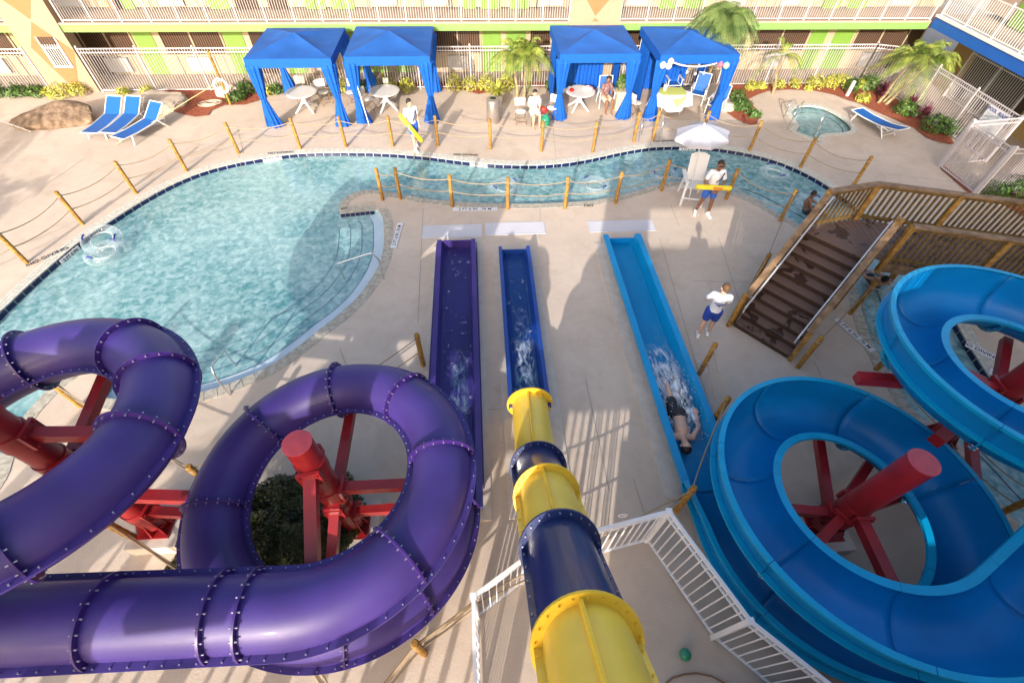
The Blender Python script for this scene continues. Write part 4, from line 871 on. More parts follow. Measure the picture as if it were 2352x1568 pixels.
def palm(x, y, h, n, L, m, label, stems=1, lean=(0, 0), up=.9, spread=1.0, lw_=.016, nl=26, cr=0.0, ll=.26):
    t = thing('palm_tree', label, 'palm tree', (x, y, 0), 0, None); tops = []
    for s_ in range(stems):
        a = s_*2.4+.6; bx, by = x+.16*cos(a)*(stems > 1), y+.16*sin(a)*(stems > 1); tx, ty = bx+lean[0]+.15*cos(a)*(stems > 1), by+lean[1]+.15*sin(a)*(stems > 1)
        P = [Vector((bx, by, 0)).lerp(Vector((tx, ty, h)), k/6)+Vector((.03*sin(k*1.5), 0, 0)) for k in range(7)]
        MB().tube(P, [.07, .06, .055, .05, .045, .045, .05], 8).build('trunk', M['trunk'], t, smooth=True); tops.append(P[-1])
    for i in range(n):
        base = tops[i % len(tops)]; a = i*2.39996+random.uniform(-.2, .2); e = random.uniform(.15, 1.25)*up; l = L*random.uniform(.8, 1.1); f = MB()
        hd = Vector((cos(a), sin(a), 0)); P = []
        for k in range(nl+1):
            u = k/nl; P.append(base+hd*l*u*cos(e)*spread+Vector((0, 0, 1))*(l*u*sin(e)-l*u*u*(.55+.35*cos(e)))) 
        f.tube(P[::3]+[P[-1]], .008, 4, cap=False)
        for k in range(3, nl+1):
            u = k/nl; tn = (P[k]-P[k-1]).normalized(); sd_ = tn.cross(Vector((0, 0, 1))).normalized(); ln = ll*sin(pi*min(1, u*.9+.1))**.6*random.uniform(.75, 1.1)
            for s2 in (1, -1):
                dr = (sd_*s2*.8+tn*.75+Vector((0, 0, random.uniform(-.45, -.05)))).normalized(); w_ = tn*lw_; o = len(f.v); mid = P[k]+dr*ln*.55+Vector((0, 0, .02)); en = P[k]+dr*ln+Vector((0, 0, -ln*.22))
                f.v += [tuple(P[k]-w_*.6), tuple(P[k]+w_*.6), tuple(mid+w_), tuple(mid-w_), tuple(en)]; f.f += [(o, o+1, o+2, o+3), (o+3, o+2, o+4)]
        f.build('frond', M[m], t, fix=False)
    return t
palm(1.93, 20.95, 1.70, 54, 1.35, 'palm', 'yellow green palm in front of the lime doors between the second and third cabanas', stems=3, up=1.05, ll=.30)
palm(17.6, 19.85, 1.60, 48, 1.75, 'palm', 'palm with two slim trunks in the spa bed under the building corner', stems=3, lean=(.95, .4), up=.95, ll=.38)
palm(9.9, 20.75, 3.05, 80, 1.75, 'palm_g', 'tall feathery palm whose crown crosses the top edge above the fourth cabana', stems=1, lean=(.0, .0), up=.7, nl=40, ll=.34, lw_=.011)
palm(13.2, 21.0, 1.5, 7, 1.5, 'palm', 'slim palm with one drooping frond behind the spa', stems=1, lean=(-.3, 0), up=1.2, nl=30, ll=.26)
# ================================================================== CABANAS, FURNITURE, FENCE POSTS, STAIRS
def curtain(x, y, label=None, top=2.2, tie=1.15, par=None, r0=.22, r1=.075, r2=.24, sx=1, sy=1, sd=0):
    b = MB(); prof = []; seg = 40; n = 16; o = 0; rnd = random.Random(sd)
    for i in range(n+1):
        z = .03+(top-.03)*i/n
        r = r1+(r2-r1)*((tie-z)/tie)**1.0 if z < tie else r1+(r0-r1)*((z-tie)/(top-tie))**.8
        dx, dy = (x-sx*.0, y)
        for k in range(seg):
            a = 2*pi*k/seg; rr = r*(1+.22*cos(9*a+sd+.25*sin(i*.4))+.08*cos(5*a+i*.3)); b.v.append((dx+rr*cos(a)*1.15+sx*(r-.08)*.45, dy+rr*sin(a)*.8+sy*(r-.08)*.3, z))
    for i in range(n):
        for k in range(seg): k2 = (k+1) % seg; b.f.append((i*seg+k, i*seg+k2, (i+1)*seg+k2, (i+1)*seg+k))
    b.f.append(tuple(range(n*seg, (n+1)*seg)))
    c = b.build('curtain', M['canvas'], par, smooth=True, ang=None)
    tb = MB().lathe((x+sx*(r1-.08)*.45, y, tie-.03), [(r1*1.25, 0), (r1*1.25, .06)], 16).build('tie_band', M['canvas'], par, smooth=True, ang=30); tb.parent = c
    return c
def drape(x0, y0, x1, y1, z0, z1, par, name='back_curtain', amp=.035, wl=.16):
    L = math.hypot(x1-x0, y1-y0); n = int(L/.03); b = MB(); d = Vector(((x1-x0)/L, (y1-y0)/L)); nn = Vector((-d.y, d.x))
    for i in range(n+1):
        s_ = L*i/n; 
        for z, am in ((z0, amp*1.3), ((z0+z1)/2, amp), (z1, amp*.7)):
            off = am*sin(2*pi*s_/wl+.6*sin(s_*2.1))+am*.4*sin(2*pi*s_/(wl*.43)); b.v.append((x0+d.x*s_+nn.x*off, y0+d.y*s_+nn.y*off, z))
    for i in range(n):
        for k in range(2): a = i*3+k; b.f.append((a, a+3, a+4, a+1))
    o = b.build(name, M['canvas'], par, smooth=True, ang=None, fix=False); return o
def cabana(x0, x1, y0, y1, label, closed=False, ze=2.42, za=2.74, vh=.30, side=None):
    t = thing('cabana', label, 'cabana', ((x0+x1)/2, (y0+y1)/2, 0), 0, 'blue canvas cabanas in a row')
    cx, cy = (x0+x1)/2, (y0+y1)/2; n = 10; b = MB()
    # four slightly sagging roof panels with ridges
    for (ax, ay), (bx, by) in (((x0, y0), (x1, y0)), ((x1, y0), (x1, y1)), ((x1, y1), (x0, y1)), ((x0, y1), (x0, y0))):
        o = len(b.v)
        for i in range(n+1):
            for j in range(n+1):
                u = i/n; v = j/n; ex, ey = ax+(bx-ax)*v, ay+(by-ay)*v; px_, py_ = ex+(cx-ex)*u, ey+(cy-ey)*u
                b.v.append((px_, py_, ze+(za-ze)*u-.07*sin(pi*u)*sin(pi*v)))
        for i in range(n):
            for j in range(n): a = o+i*(n+1)+j; b.f.append((a, a+1, a+n+2, a+n+1))
    b.build('canopy', M['canvas_top'], t, smooth=True, ang=12)
    v = MB(); v.box((x0-.012, y0-.015, ze-vh), (x1+.012, y0, ze)).box((x0-.012, y1, ze-vh), (x1+.012, y1+.015, ze)).box((x0-.015, y0+.001, ze-vh), (x0, y1-.001, ze)).box((x1, y0+.001, ze-vh), (x1+.015, y1-.001, ze)); v.build('valance', M['canvas'], t)
    for x, y in ((x0+.1, y0+.1), (x1-.1, y0+.1), (x0+.1, y1-.1), (x1-.1, y1-.1)):
        MB().tube([(x, y, 0), (x, y, ze-.02)], .028, 10).lathe((x, y, 0), [(.07, 0), (.07, .015)], 12).build('post', M['white'], t, smooth=True)
    fr = MB()
    for p, q in (((x0+.1, y0+.1), (x1-.1, y0+.1)), ((x1-.1, y0+.1), (x1-.1, y1-.1)), ((x1-.1, y1-.1), (x0+.1, y1-.1)), ((x0+.1, y1-.1), (x0+.1, y0+.1))): fr.tube([(p[0], p[1], ze-.06), (q[0], q[1], ze-.06)], .022, 8)
    fr.build('roof_frame', M['white'], t, smooth=True)
    k = 0
    for x, y, sx, sy in ((x0+.12, y0+.12, 1, 0), (x1-.12, y0+.12, -1, 0), (x0+.12, y1-.12, 1, 0), (x1-.12, y1-.12, -1, 0)):
        k += 1
        if closed and y > cy: continue
        curtain(x, y, par=t, sx=sx, sy=0, sd=k*2.1+x0, tie=1.0 if y < cy else 1.1)
    if closed:
        drape(x0+.14, y1-.12, x0+(x1-x0)*.80, y1-.12, .05, 2.25, t)
        drape(x1-.12, y1-.1, x1-.12, y1-1.0, .05, 2.25, t, 'side_curtain')
        drape(x0+.1, y1-.1, x0+.1, y1-1.5, .05, 2.25, t, 'side_curtain')
    return t
cabana(-7.98, -5.03, 18.45, 21.55, 'leftmost blue cabana over a round white table', ze=2.42)
cabana(-4.60, -1.60, 18.60, 21.70, 'second blue cabana from the left, open on all sides beside the walking lifeguard', ze=2.42)
cab3 = cabana(3.12, 6.10, 18.70, 21.75, 'third blue cabana with closed rear curtains and a pink towel on its table', True)
cab4 = cabana(6.82, 9.78, 18.55, 21.60, 'rightmost blue cabana hung with paper lanterns', True)
# garlands and lanterns
for i, (x, y, k, lab) in enumerate(((1523, 150, 0, 'pale cream paper lantern at the left corner of the rightmost cabana'), (1541, 142, 1, 'peach paper lantern at the left corner of the rightmost cabana'), (1536, 152, 2, 'white paper lantern tucked behind the peach one'), (1655, 149, 3, 'small pink paper lantern on the right curtain'), (1668, 151, 4, 'mint green paper lantern on the right curtain'))):
    p = V(x, y, 18.45-.05*(i % 2)); t = thing('paper_lantern', lab, 'lantern', (p.x, p.y, p.z), 0, 'paper lanterns on the rightmost cabana'); r = .115 if k != 3 else .10
    sp = MB(); sp.lathe((p.x, p.y, p.z), [(r*max(.12, sin(pi*(j+.3)/12.6))*(1 if j % 2 else .95), -r*cos(pi*(j+.3)/12.6)) for j in range(13)], 18); sp.build('shade', M['paper'][k], t, smooth=True, ang=None)
    MB().tube([(p.x, p.y, p.z+r), (p.x, p.y, max(p.z+r+.03, 2.15))], .004, 5).build('string', M['white'], t)
ga = thing('garland', 'scalloped paper garland strung under the front edge of the rightmost cabana', 'garland', (8.3, 18.45, 2))
a_, b_ = V(1545, 140, 18.4), V(1650, 142, 18.4); g1 = MB().tube(sag(a_, b_, .14, 24), .008, 5); g1.build('cord', M['navy'], ga)
g2 = MB(); P = sag(a_, b_, .14, 34)
for p in P[1:-1]: g2.obox(p-Vector((0, 0, .04)), (.03, .006, .06))
g2.build('pennants', M['white'], ga)
for i, (x, y) in enumerate(((1578, 166), (1597, 170), (1617, 168), (1607, 146))):
    p = V(x, y, 19.2); t = thing('hanging_ornament', ['first white hanging ornament from the left under the garland', 'second white hanging ornament from the left under the garland', 'right hand white hanging ornament under the garland', 'white ornament hanging highest in the middle of the garland'][i], 'ornament', tuple(p), 0, 'white ornaments under the rightmost cabana roof')
    MB().sphere(p, .05, 10, 8, (1, 1, 1.3)).build('shell', M['white'], t, smooth=True); MB().tube([p, (p.x, p.y, 2.3)], .004, 5).build('string', M['white'], t)
# round plastic tables
def round_table(label, group='round white plastic tables'):
    t = thing('round_table', label, 'table', (0, 0, 0), 0, group)
    MB().lathe((0, 0, .69), [(.56, .0), (.60, .008), (.60, .028), (.585, .035), (.5, .03)], 40).build('table_top', M['offwhite'], t, local=True, smooth=True, ang=40)
    MB().lathe((0, 0, .3), [(.11, .0), (.09, .2), (.13, .388)], 16).build('pedestal', M['offwhite'], t, local=True, smooth=True)
    for k in range(4):
        a = pi/4+k*pi/2; b = MB(); d = Vector((cos(a), sin(a), 0)); b.tube([d*.06+Vector((0, 0, .36)), d*.22+Vector((0, 0, .22)), d*.50+Vector((0, 0, .012))], [.055, .045, .035], 8); b.build('leg', M['offwhite'], t, local=True, smooth=True)
    return t
rt = round_table('round white plastic table under the leftmost cabana'); g = G(692, 238); rt.location = (G(692, 212, .7).x, G(692, 212, .7).y, 0)
def at7(x, y, z=.7): p = G(x, y, z); return (p.x, p.y, 0)
rt2 = copy_tree(rt, at7(883, 209), .3, 'round white plastic table under the second cabana with a folded card on it')
rt3 = copy_tree(rt, at7(1333, 210), .1, 'round white plastic table with a pink towel on it under the third cabana')
# folding chairs
def folding_chair(label, m='offwhite'):
    t = thing('folding_chair', label, 'chair', (0, 0, 0), 0, 'white folding chairs with brown frames')
    b = MB(); n = 8
    b2 = MB()
    for i in range(n+1):      # curved backrest
        a = -.5+i/n; b2.v += [(a*.42, -.20-.04*(1-4*a*a), .58), (a*.42, -.23-.04*(1-4*a*a), .86), (a*.42, -.215-.04*(1-4*a*a), .58), (a*.42, -.245-.04*(1-4*a*a), .86)]
    for i in range(n):
        o = i*4; b2.f += [(o, o+4, o+5, o+1), (o+2, o+3, o+7, o+6), (o+1, o+5, o+7, o+3), (o, o+2, o+6, o+4)]
    b2.f += [(0, 1, 3, 2), (n*4, n*4+2, n*4+3, n*4+1)]
    b2.build('backrest', M[m], t, local=True, smooth=True, ang=40)
    MB().lathe((0, 0, .44), [(.19, 0), (.205, .01), (.205, .025), (.19, .032)], 20).build('seat', M[m], t, local=True, smooth=True)
    for s_ in (-1, 1):
        MB().tube([(s_*.20, .24, 0), (s_*.20, -.21, .60), (s_*.20, -.24, .80)], .012, 6).build('front_leg', M['brownmetal'], t, local=True)
        MB().tube([(s_*.18, -.26, 0), (s_*.18, .13, .45)], .012, 6).build('rear_leg', M['brownmetal'], t, local=True)
    MB().tube([(-.2, .16, .1), (.2, .16, .1)], .01, 6).build('cross_bar', M['brownmetal'], t, local=True); MB().tube([(-.18, -.2, .09), (.18, -.2, .09)], .01, 6).build('cross_bar', M['brownmetal'], t, local=True)
    return t
fc = folding_chair('white folding chair behind the table in the leftmost cabana'); fc.location = at7(690, 205, .45); fc.rotation_euler = (0, 0, pi)
def place(x, y, z=.45): return at7(x, y, z)
copy_tree(fc, place(742, 212), pi+.5, 'white folding chair right of the table in the leftmost cabana')
copy_tree(fc, place(806, 212), pi-.3, 'white folding chair at the left side of the second cabana')
copy_tree(fc, place(848, 228), -1.8, 'white folding chair seen end on beside the pole of the second cabana')
copy_tree(fc, place(1196, 256), pi+.1, 'empty white folding chair left of the seated woman')
copy_tree(fc, place(1268, 248), pi-.6, 'white folding chair right of the seated woman by the curtain')
copy_tree(fc, place(1232, 258, .45), .0+pi, 'white folding chair the woman in white sits on')
copy_tree(fc, place(1462, 236), -1.2, 'white folding chair between the third and fourth cabanas')
cd_ = G(886, 190, .72); tag(MB().add([(cd_.x-.1, cd_.y-.05, .73), (cd_.x+.1, cd_.y-.05, .73), (cd_.x+.1, cd_.y, .90), (cd_.x-.1, cd_.y, .90), (cd_.x-.1, cd_.y+.06, .73), (cd_.x+.1, cd_.y+.06, .73)], [(0, 1, 2, 3), (3, 2, 5, 4), (0, 4, 5, 1), (0, 3, 4), (1, 5, 2)]).build('table_card', M['white'], fix=True), 'small white folded card standing on the table in the second cabana', 'card')
pl_ = G(880, 183, .74); spiky(pl_.x, pl_.y+.1, .14, .25, 'leaf_y', 'small plant in the middle of the table in the second cabana', 20, 'table_plant', z=.74)
# props on table three
def blob(x, y, z, r, sz, m, name, label, cat, seed=1):
    b = MB(); rnd = random.Random(seed); b.sphere((x, y, z), r, 18, 10, sz)
    b.v = [(vx+.12*r*sin(vx*31+seed)*cos(vy*27), vy+.12*r*sin(vy*29+seed), vz+.1*r*sin(vx*23+vy*31)) for vx, vy, vz in b.v]
    return tag(b.build(name, M[m], smooth=True), label, cat)
p = G(1349, 203, .76); blob(p.x, p.y, .775, .17, (1.3, 1, .32), 'pink', 'crumpled_towel', 'crumpled pink and white towel on the table in the third cabana', 'towel', 2)
p = G(1313, 207, .76); blob(p.x, p.y, .765, .10, (1, 1.5, .3), 'redprint', 'red_pouch', 'small red pouch on the left of the towel table', 'pouch', 3)
p = G(1311, 198, .76); blob(p.x, p.y+.08, .77, .09, (.9, 1.6, .4), 'trunks', 'dark_bag', 'dark cloth bundle beside the red pouch', 'bag', 5)
for i, (x, y) in enumerate(((1297, 264), (1290, 271))): 
    p = G(x, y); b = MB(); b.lathe((p.x, p.y, 0), [(.055, .0), (.06, .015), (.045, .035)], 14); b.v = [(p.x+(v[0]-p.x)*2.0, p.y+(v[1]-p.y)*.8, v[2]) for v in b.v]; tag(b.build('flip_flop', M['brownmetal'], smooth=True), ('brown sandal lying nearer to the towel table' if i == 0 else 'brown sandal lying nearer to the rope fence'), 'sandal', 'brown sandals on the deck')
# draped table in cabana four
tb = thing('draped_table', 'table under a white cloth with a lime runner in the rightmost cabana', 'table', (8.0, 19.9, 0)); c = G(1545, 213, .72); cx, cy = c.x, c.y
b = MB(); seg = 64; prof = [(.02, .74), (.5, .742), (.62, .735), (.66, .70), (.70, .5), (.76, .28)]
for i, (r, z) in enumerate(prof):
    for k in range(seg):
        a = 2*pi*k/seg; sq = 1+.10*cos(4*a+.0) if i > 1 else 1; f = 1+(.05*(i-2)*.5*cos(10*a) if i > 2 else 0); b.v.append((cx+r*cos(a)*f*sq*1.12, cy+r*sin(a)*f*sq*.85, z+(.05*cos(4*a+pi) if i == 5 else 0)))
for i in range(len(prof)-1):
    for k in range(seg): k2 = (k+1) % seg; b.f.append((i*seg+k, i*seg+k2, (i+1)*seg+k2, (i+1)*seg+k))
b.f.append(tuple(range(seg))); tb.location = (cx, cy, 0); b.build('tablecloth', M['cloth'], tb, smooth=True, ang=50)
MB().add([(cx-.60, cy-.1, .752), (cx+.55, cy-.1, .752), (cx+.55, cy+.42, .752), (cx-.55, cy+.42, .752), (cx-.2, cy-.60, .722), (cx+.35, cy-.60, .722), (cx+.1, cy-.66, .35)], [(0, 1, 2, 3), (0, 4, 5, 1), (4, 6, 5)]).build('table_runner', M['runner'], tb)
for s_ in (-1, 1):
    for s2 in (-1, 1): MB().tube([(cx+.4*s_, cy+.3*s2, 0), (cx+.4*s_, cy+.3*s2, .72)], .02, 8).build('leg', M['white'], tb)
c2 = G(1578, 203, .78); blob(c2.x, c2.y, .80, .12, (1.3, .7, .6), 'trunks', 'dark_sunglasses_case', 'dark bag lying on the lime table runner', 'bag', 6)
c2 = G(1527, 206, .78); tag(MB().lathe((c2.x, c2.y, .755), [(.06, 0), (.085, .15), (.075, .22)], 14).build('white_jug', M['offwhite'], smooth=True), 'white plastic jug on the lime table runner', 'jug')
# sling chairs and loungers
def sling_chair(label, group='blue sling armchairs by the cabanas'):
    t = thing('sling_chair', label, 'chair', (0, 0, 0), 0, group)
    b = MB(); P = [(.30, .40), (.0, .37), (-.22, .38), (-.30, .50), (-.42, 1.02)]; w_ = .25
    for y, z in P: b.v += [(-w_, y, z), (w_, y, z), (-w_, y-.012, z-.015), (w_, y-.012, z-.015)]
    for i in range(len(P)-1): o = i*4; b.f += [(o, o+1, o+5, o+4), (o+2, o+6, o+7, o+3), (o, o+4, o+6, o+2), (o+1, o+3, o+7, o+5)]
    b.build('sling', M['sling'], t, local=True)
    for s_ in (-1, 1):
        MB().tube([(s_*.27, y, z) for y, z in P], .018, 8).build('side_rail', M['offwhite'], t, local=True, smooth=True)
        MB().tube([(s_*.29, .30, 0), (s_*.29, .22, .60)], .02, 8).build('front_leg', M['offwhite'], t, local=True, smooth=True)
        MB().tube([(s_*.29, -.38, 0), (s_*.29, -.22, .60)], .02, 8).build('rear_leg', M['offwhite'], t, local=True, smooth=True)
        MB().box((s_*.30-.035, -.34, .60), (s_*.30+.035, .30, .63)).build('armrest', M['offwhite'], t, local=True)
    MB().tube([(-.27, -.42, 1.02), (.27, -.42, 1.02)], .018, 8).tube([(-.27, .31, .40), (.27, .31, .40)], .018, 8).build('cross_rails', M['offwhite'], t, local=True, smooth=True)
    return t
sc1 = sling_chair('blue armchair the woman in the patterned dress sits on'); sc1.location = at7(1392, 220, .4); sc1.rotation_euler = (0, 0, pi)
copy_tree(sc1, at7(1546, 190, .4), pi, 'blue armchair behind the draped table')
copy_tree(sc1, at7(1605, 212, .4), pi-.55, 'blue armchair right of the draped table')
copy_tree(sc1, at7(1646, 238, .4), pi-.7, 'blue armchair outside the right front curtain of the rightmost cabana')
def lounger(label, back=38):
    t = thing('sun_lounger', label, 'sun lounger', (0, 0, 0), 0, 'blue sling sun loungers on the deck'); ba = radians(back); L = .72
    hy, hz = .30, .34; P = [(-1.18, .33), (-.6, .30), (0, .32), (hy, hz), (hy+L*cos(ba), hz+L*sin(ba))]; w_ = .29; b = MB()
    for y, z in P: b.v += [(-w_, y, z), (w_, y, z), (-w_, y, z-.015), (w_, y, z-.015)]
    for i in range(len(P)-1): o = i*4; b.f += [(o, o+1, o+5, o+4), (o+2, o+6, o+7, o+3), (o, o+4, o+6, o+2), (o+1, o+3, o+7, o+5)]
    b.build('sling', M['sling'], t, local=True)
    for s_ in (-1, 1):
        MB().tube([(s_*.31, y, z) for y, z in P[:4]]+[(s_*.31, hy+.35, hz-.02)], .022, 8).build('side_rail', M['offwhite'], t, local=True, smooth=True)
        MB().tube([(s_*.30, y, z) for y, z in P[3:]], .02, 8).build('back_rail', M['offwhite'], t, local=True, smooth=True)
        MB().tube([(s_*.33, -.85, .31), (s_*.33, -.95, 0)], .026, 8).build('front_leg', M['offwhite'], t, local=True, smooth=True)
        MB().tube([(s_*.33, .35, .33), (s_*.33, .62, 0)], .026, 8).build('rear_leg', M['offwhite'], t, local=True, smooth=True)
        MB().tube([(s_*.29, hy+.45, hz+.45*sin(ba)*.85), (s_*.29, hy+.30, .18), (s_*.29, .1, .28)], .012, 6).build('prop_bar', M['offwhite'], t, local=True)
    MB().tube([(-.33, .55, .08), (.33, .55, .08)], .018, 8).tube([(-.3, -1.18, .33), (.3, -1.18, .33)], .022, 8).tube([(-.3, P[4][0], P[4][1]), (.3, P[4][0], P[4][1])], .022, 8).build('cross_rails', M['offwhite'], t, local=True, smooth=True)
    return t
def seg_place(o, fx, fy, hx, hy_):   # foot end and head end of the flat part as seen in the photo
    a, b_ = G(fx, fy, .32), G(hx, hy_, .34); d = (b_-a).to_2d(); d.normalize(); ang = atan2(d.y, d.x)-pi/2; o.rotation_euler = (0, 0, ang); c_ = Vector((b_.x, b_.y))-d*.30; o.location = (c_.x, c_.y, 0); return o
l1_ = lounger('leftmost blue sun lounger beside the brown boulder', 36); seg_place(l1_, 222, 292, 258, 262)
for (f, h, lab) in (((266, 291), (301, 262), 'middle blue sun lounger of the three at the left'), ):
    c_ = copy_tree(l1_, (0, 0, 0), 0, lab); seg_place(c_, *f, *h)
l3_ = lounger('lowest blue sun lounger of the three, crossed by a yellow rope', 36); seg_place(l3_, 292, 305, 345, 275)
l4_ = lounger('lone blue sun lounger lying beside the spa', 12); a, b2 = G(1992, 262, .34), G(2045, 292, .33); d = (a-b2).to_2d().normalized(); l4_.rotation_euler = (0, 0, atan2(-d.y, -d.x)-pi/2); l4_.location = ((a.x+b2.x)/2-d.x*.1, (a.y+b2.y)/2-d.y*.1, 0)
# ------------------------------------------------------------------ rope fence
def rope_post(label):
    t = thing('rope_post', label, 'post', (0, 0, 0), 0, 'timber posts of the rope fence')
    b = MB().lathe((0, 0, 0), [(.058, 0), (.058, 1.085), (.045, 1.11)], 10); b.build('shaft', M['post'], t, local=True, smooth=True, ang=40)
    MB().lathe((0, 0, .945), [(.064, 0), (.067, .015), (.064, .03)], 10).build('rope_loop', M['rope'], t, local=True, smooth=True); 
    return t
rp = None; PL = {}
def posts(name, L):
    global rp
    for k, (x, y, lab) in enumerate(L):
        g = G(x, y)
        if rp is None: rp = rope_post(lab); rp.location = (g.x, g.y, 0); o = rp
        else: o = copy_tree(rp, (g.x, g.y, 0), random.uniform(0, 6), lab)
        PL.setdefault(name, []).append(Vector((g.x, g.y, 0)))
posts('north', [(62, 603, 'timber post nearest the left edge of the photo'), (190, 515, 'timber post second from the left edge'), (313, 444, 'timber post third from the left edge'), (429, 393, 'timber post below the blue loungers'), (548.7, 352.5, 'timber post left of the first cabana curtain'), (690, 341, 'timber post under the middle of the first cabana'), (795, 337.6, 'timber post in front of the right curtain of the first cabana'), (902.6, 336, 'timber post left of the walking lifeguard'), (1006, 335, 'timber post right of the walking lifeguard'), (1126, 342.5, 'timber post in front of the steel bin'), (1243, 347.5, 'timber post in front of the seated woman'), (1361, 349, 'timber post in front of the towel table'), (1455, 326, 'timber post by the left ladder rail'), (1499, 321, 'timber post by the right ladder rail')])
posts('north2', [(1608, 322, 'timber post partly behind the white umbrella'), (1721, 346, 'timber post right of the umbrella'), (1838, 385, 'timber post in front of the spa'), (1958, 429, 'timber post behind the head of the wooden stair')])
posts('south', [(879, 459, 'timber post at the tip of the curved steps'), (920, 457.6, 'timber post next to the tip post of the curved steps'), (1039, 474, 'sunlit timber post above the purple run-out'), (1166, 480, 'sunlit timber post above the dark blue run-out'), (1297, 478.6, 'timber post right of the painted depth strip'), (1413.6, 466.6, 'timber post above the light blue run-out'), (1518.6, 438, 'timber post left of the lifeguard chair'), (1636, 446, 'timber post behind the standing lifeguard'), (1667, 457.6, 'timber post at the right elbow of the standing lifeguard'), (1791.6, 507, 'timber post near the boy in the tube')])
posts('stair', [(1672, 748, 'timber post at the left foot of the wooden stair'), (1728, 655, 'timber post half hidden behind the stair rail')])
posts('stair2', [(1832, 843, 'timber post at the right foot of the wooden stair')])
posts('river', [(1952, 720, 'leaning dark post before the swimmer under the bridge'), (2012, 848, 'stub of a timber post beside the high blue loop'), (2122, 1010, 'timber post in the gap between the blue loops') , (2285, 1183, 'timber post lying toward the lower right blue trough')])
posts('mid', [(1606, 858, 'short timber post right of the splash'), (1630, 978, 'timber post touching the light blue run-out')])
posts('left', [(972, 838, 'timber post just left of the purple run-out')])
posts('sw', [(186, 932, 'timber post seen below the high purple bend'), (500, 1128, 'timber post between the two purple loops'), (332, 1247, 'timber post seen above the lower purple tube')])
posts('front', [(975, 1500, 'timber post at the bottom where the two ropes meet'), (1553, 1172, 'timber post at the upper corner of the white guard rail')])
def rope(P, z, s_, label, m='rope', r=.013, name='fence_rope', g='ropes strung between the timber posts'):
    b = MB(); Q = []
    for a, c_ in zip(P, P[1:]): Q += sag(Vector((a.x, a.y, z if a.z == 0 else a.z)), Vector((c_.x, c_.y, z if c_.z == 0 else c_.z)), s_*(1 if z > .8 else .8), 12)[:-1]
    Q.append(Vector((P[-1].x, P[-1].y, z if P[-1].z == 0 else P[-1].z))); b.tube(Q, r, 6); return tag(b.build(name, M[m], smooth=True), label, 'rope', g)
w0 = Vector((-14.2, 9.0, 0))
rope([w0]+PL['north'], .97, .15, 'upper rope of the far side of the pool from the left edge to the ladder'); rope([w0]+PL['north'], .52, .14, 'lower rope of the far side of the pool from the left edge to the ladder')
ns = [PL['north'][-1]]+PL['north2']; rope(ns, .97, .2, 'upper rope running past the spa to the bridge'); rope(ns, .52, .18, 'lower rope running past the spa to the bridge')
s1_ = PL['south']; rope(s1_[:8], .97, .13, 'pale upper rope along the near side of the river', 'rope'); rope(s1_[:8], .55, .12, 'lower rope along the near side of the river')
rope(s1_[7:], .97, .2, 'upper rope behind the standing lifeguard and right to the boy'); rope(s1_[8:], .52, .2, 'lower rope right of the standing lifeguard')
rope([s1_[-1], PL['stair'][1]], .97, .2, 'upper rope from the boy post to the stair'); rope(PL['stair'][::-1], .97, .1, 'upper rope hung behind the stair rail'); rope(PL['stair'][::-1], .6, .1, 'lower rope hung behind the stair rail')
rope([PL['stair2'][0], PL['river'][0]], .97, .1, 'rope from the right stair post to the leaning river post'); rope(PL['river'], .97, .2, 'upper rope along the river under the blue slides'); rope(PL['river'], .52, .2, 'lower rope along the river under the blue slides')
rope(PL['mid'], .97, .08, 'upper rope between the two posts by the splash'); rope(PL['mid'], .55, .08, 'lower rope between the two posts by the splash'); rope([PL['mid'][1], PL['front'][1]], .97, .2, 'rope hidden behind the light blue run-out wall')
rope(PL['sw'][:2], .97, .12, 'upper rope between the purple bends'); rope(PL['sw'][:2], .55, .12, 'lower rope between the purple bends'); rope([PL['sw'][1], PL['left'][0]], .97, .2, 'upper rope passing under the right purple loop'); rope([PL['sw'][1], PL['left'][0]], .5, .2, 'lower rope passing under the right purple loop')
bl = G(560, 1525, .9); b1 = Vector((-2.75, 1.0, 0)); b2_ = Vector((-2.0, .15, 0)); fr_ = PL['front'][0]
for z in (.98, .86, .52): rope([PL['sw'][2], b1, b2_], z, .12, 'rope at %s running from under the purple tube to the bottom' % {.98: 'top height', .86: 'second height', .52: 'lowest height'}[z], r=.015)
for z in (.98, .86, .52): rope([b2_, fr_, Vector((-.33, 1.50, 0))], z, .06, 'rope at %s past the front post to the guard rail' % {.98: 'top height', .86: 'second height', .52: 'lowest height'}[z], r=.017)
for z in (.97, .52): rope([Vector((-.33, 1.55, 0)), PL['front'][1]], z, .08, 'rope passing behind the yellow tube at %s height' % ('chest' if z > .9 else 'knee'))
# ------------------------------------------------------------------ guard rail pen (white)
zp = .0
pen = [(-.30, -.2), (-.32, 1.46), (.62, 2.05), (2.75, 2.46), (3.45, .92), (4.75, -.45)]
def pen_rail(P, label):
    t = thing('guard_railing', label, 'railing', (P[0][0], P[0][1], 0), 0, 'white railings round the pump pit'); h = 1.50
    for i, (a, b_) in enumerate(zip(P, P[1:])):
        a = Vector(a); b_ = Vector(b_); mb = MB(); L = (b_-a).length
        for zz, w_ in ((h, .05), (h-.16, .03), (.10, .035)): mb.bar((a.x, a.y, zz), (b_.x, b_.y, zz), w_, w_)
        n = max(2, int(L/.125))
        for k in range(1, n): p = a.lerp(b_, k/n); mb.box((p.x-.009, p.y-.009, .1), (p.x+.009, p.y+.009, h-.02 if True else h))
        mb.build('picket_panel', M['penwhite'], t)
    for k, p in enumerate(P): MB().box((p[0]-.035, p[1]-.035, 0), (p[0]+.035, p[1]+.035, h+.02)).box((p[0]-.045, p[1]-.045, h+.02), (p[0]+.045, p[1]+.045, h+.035)).build('post', M['penwhite'], t)
    return t
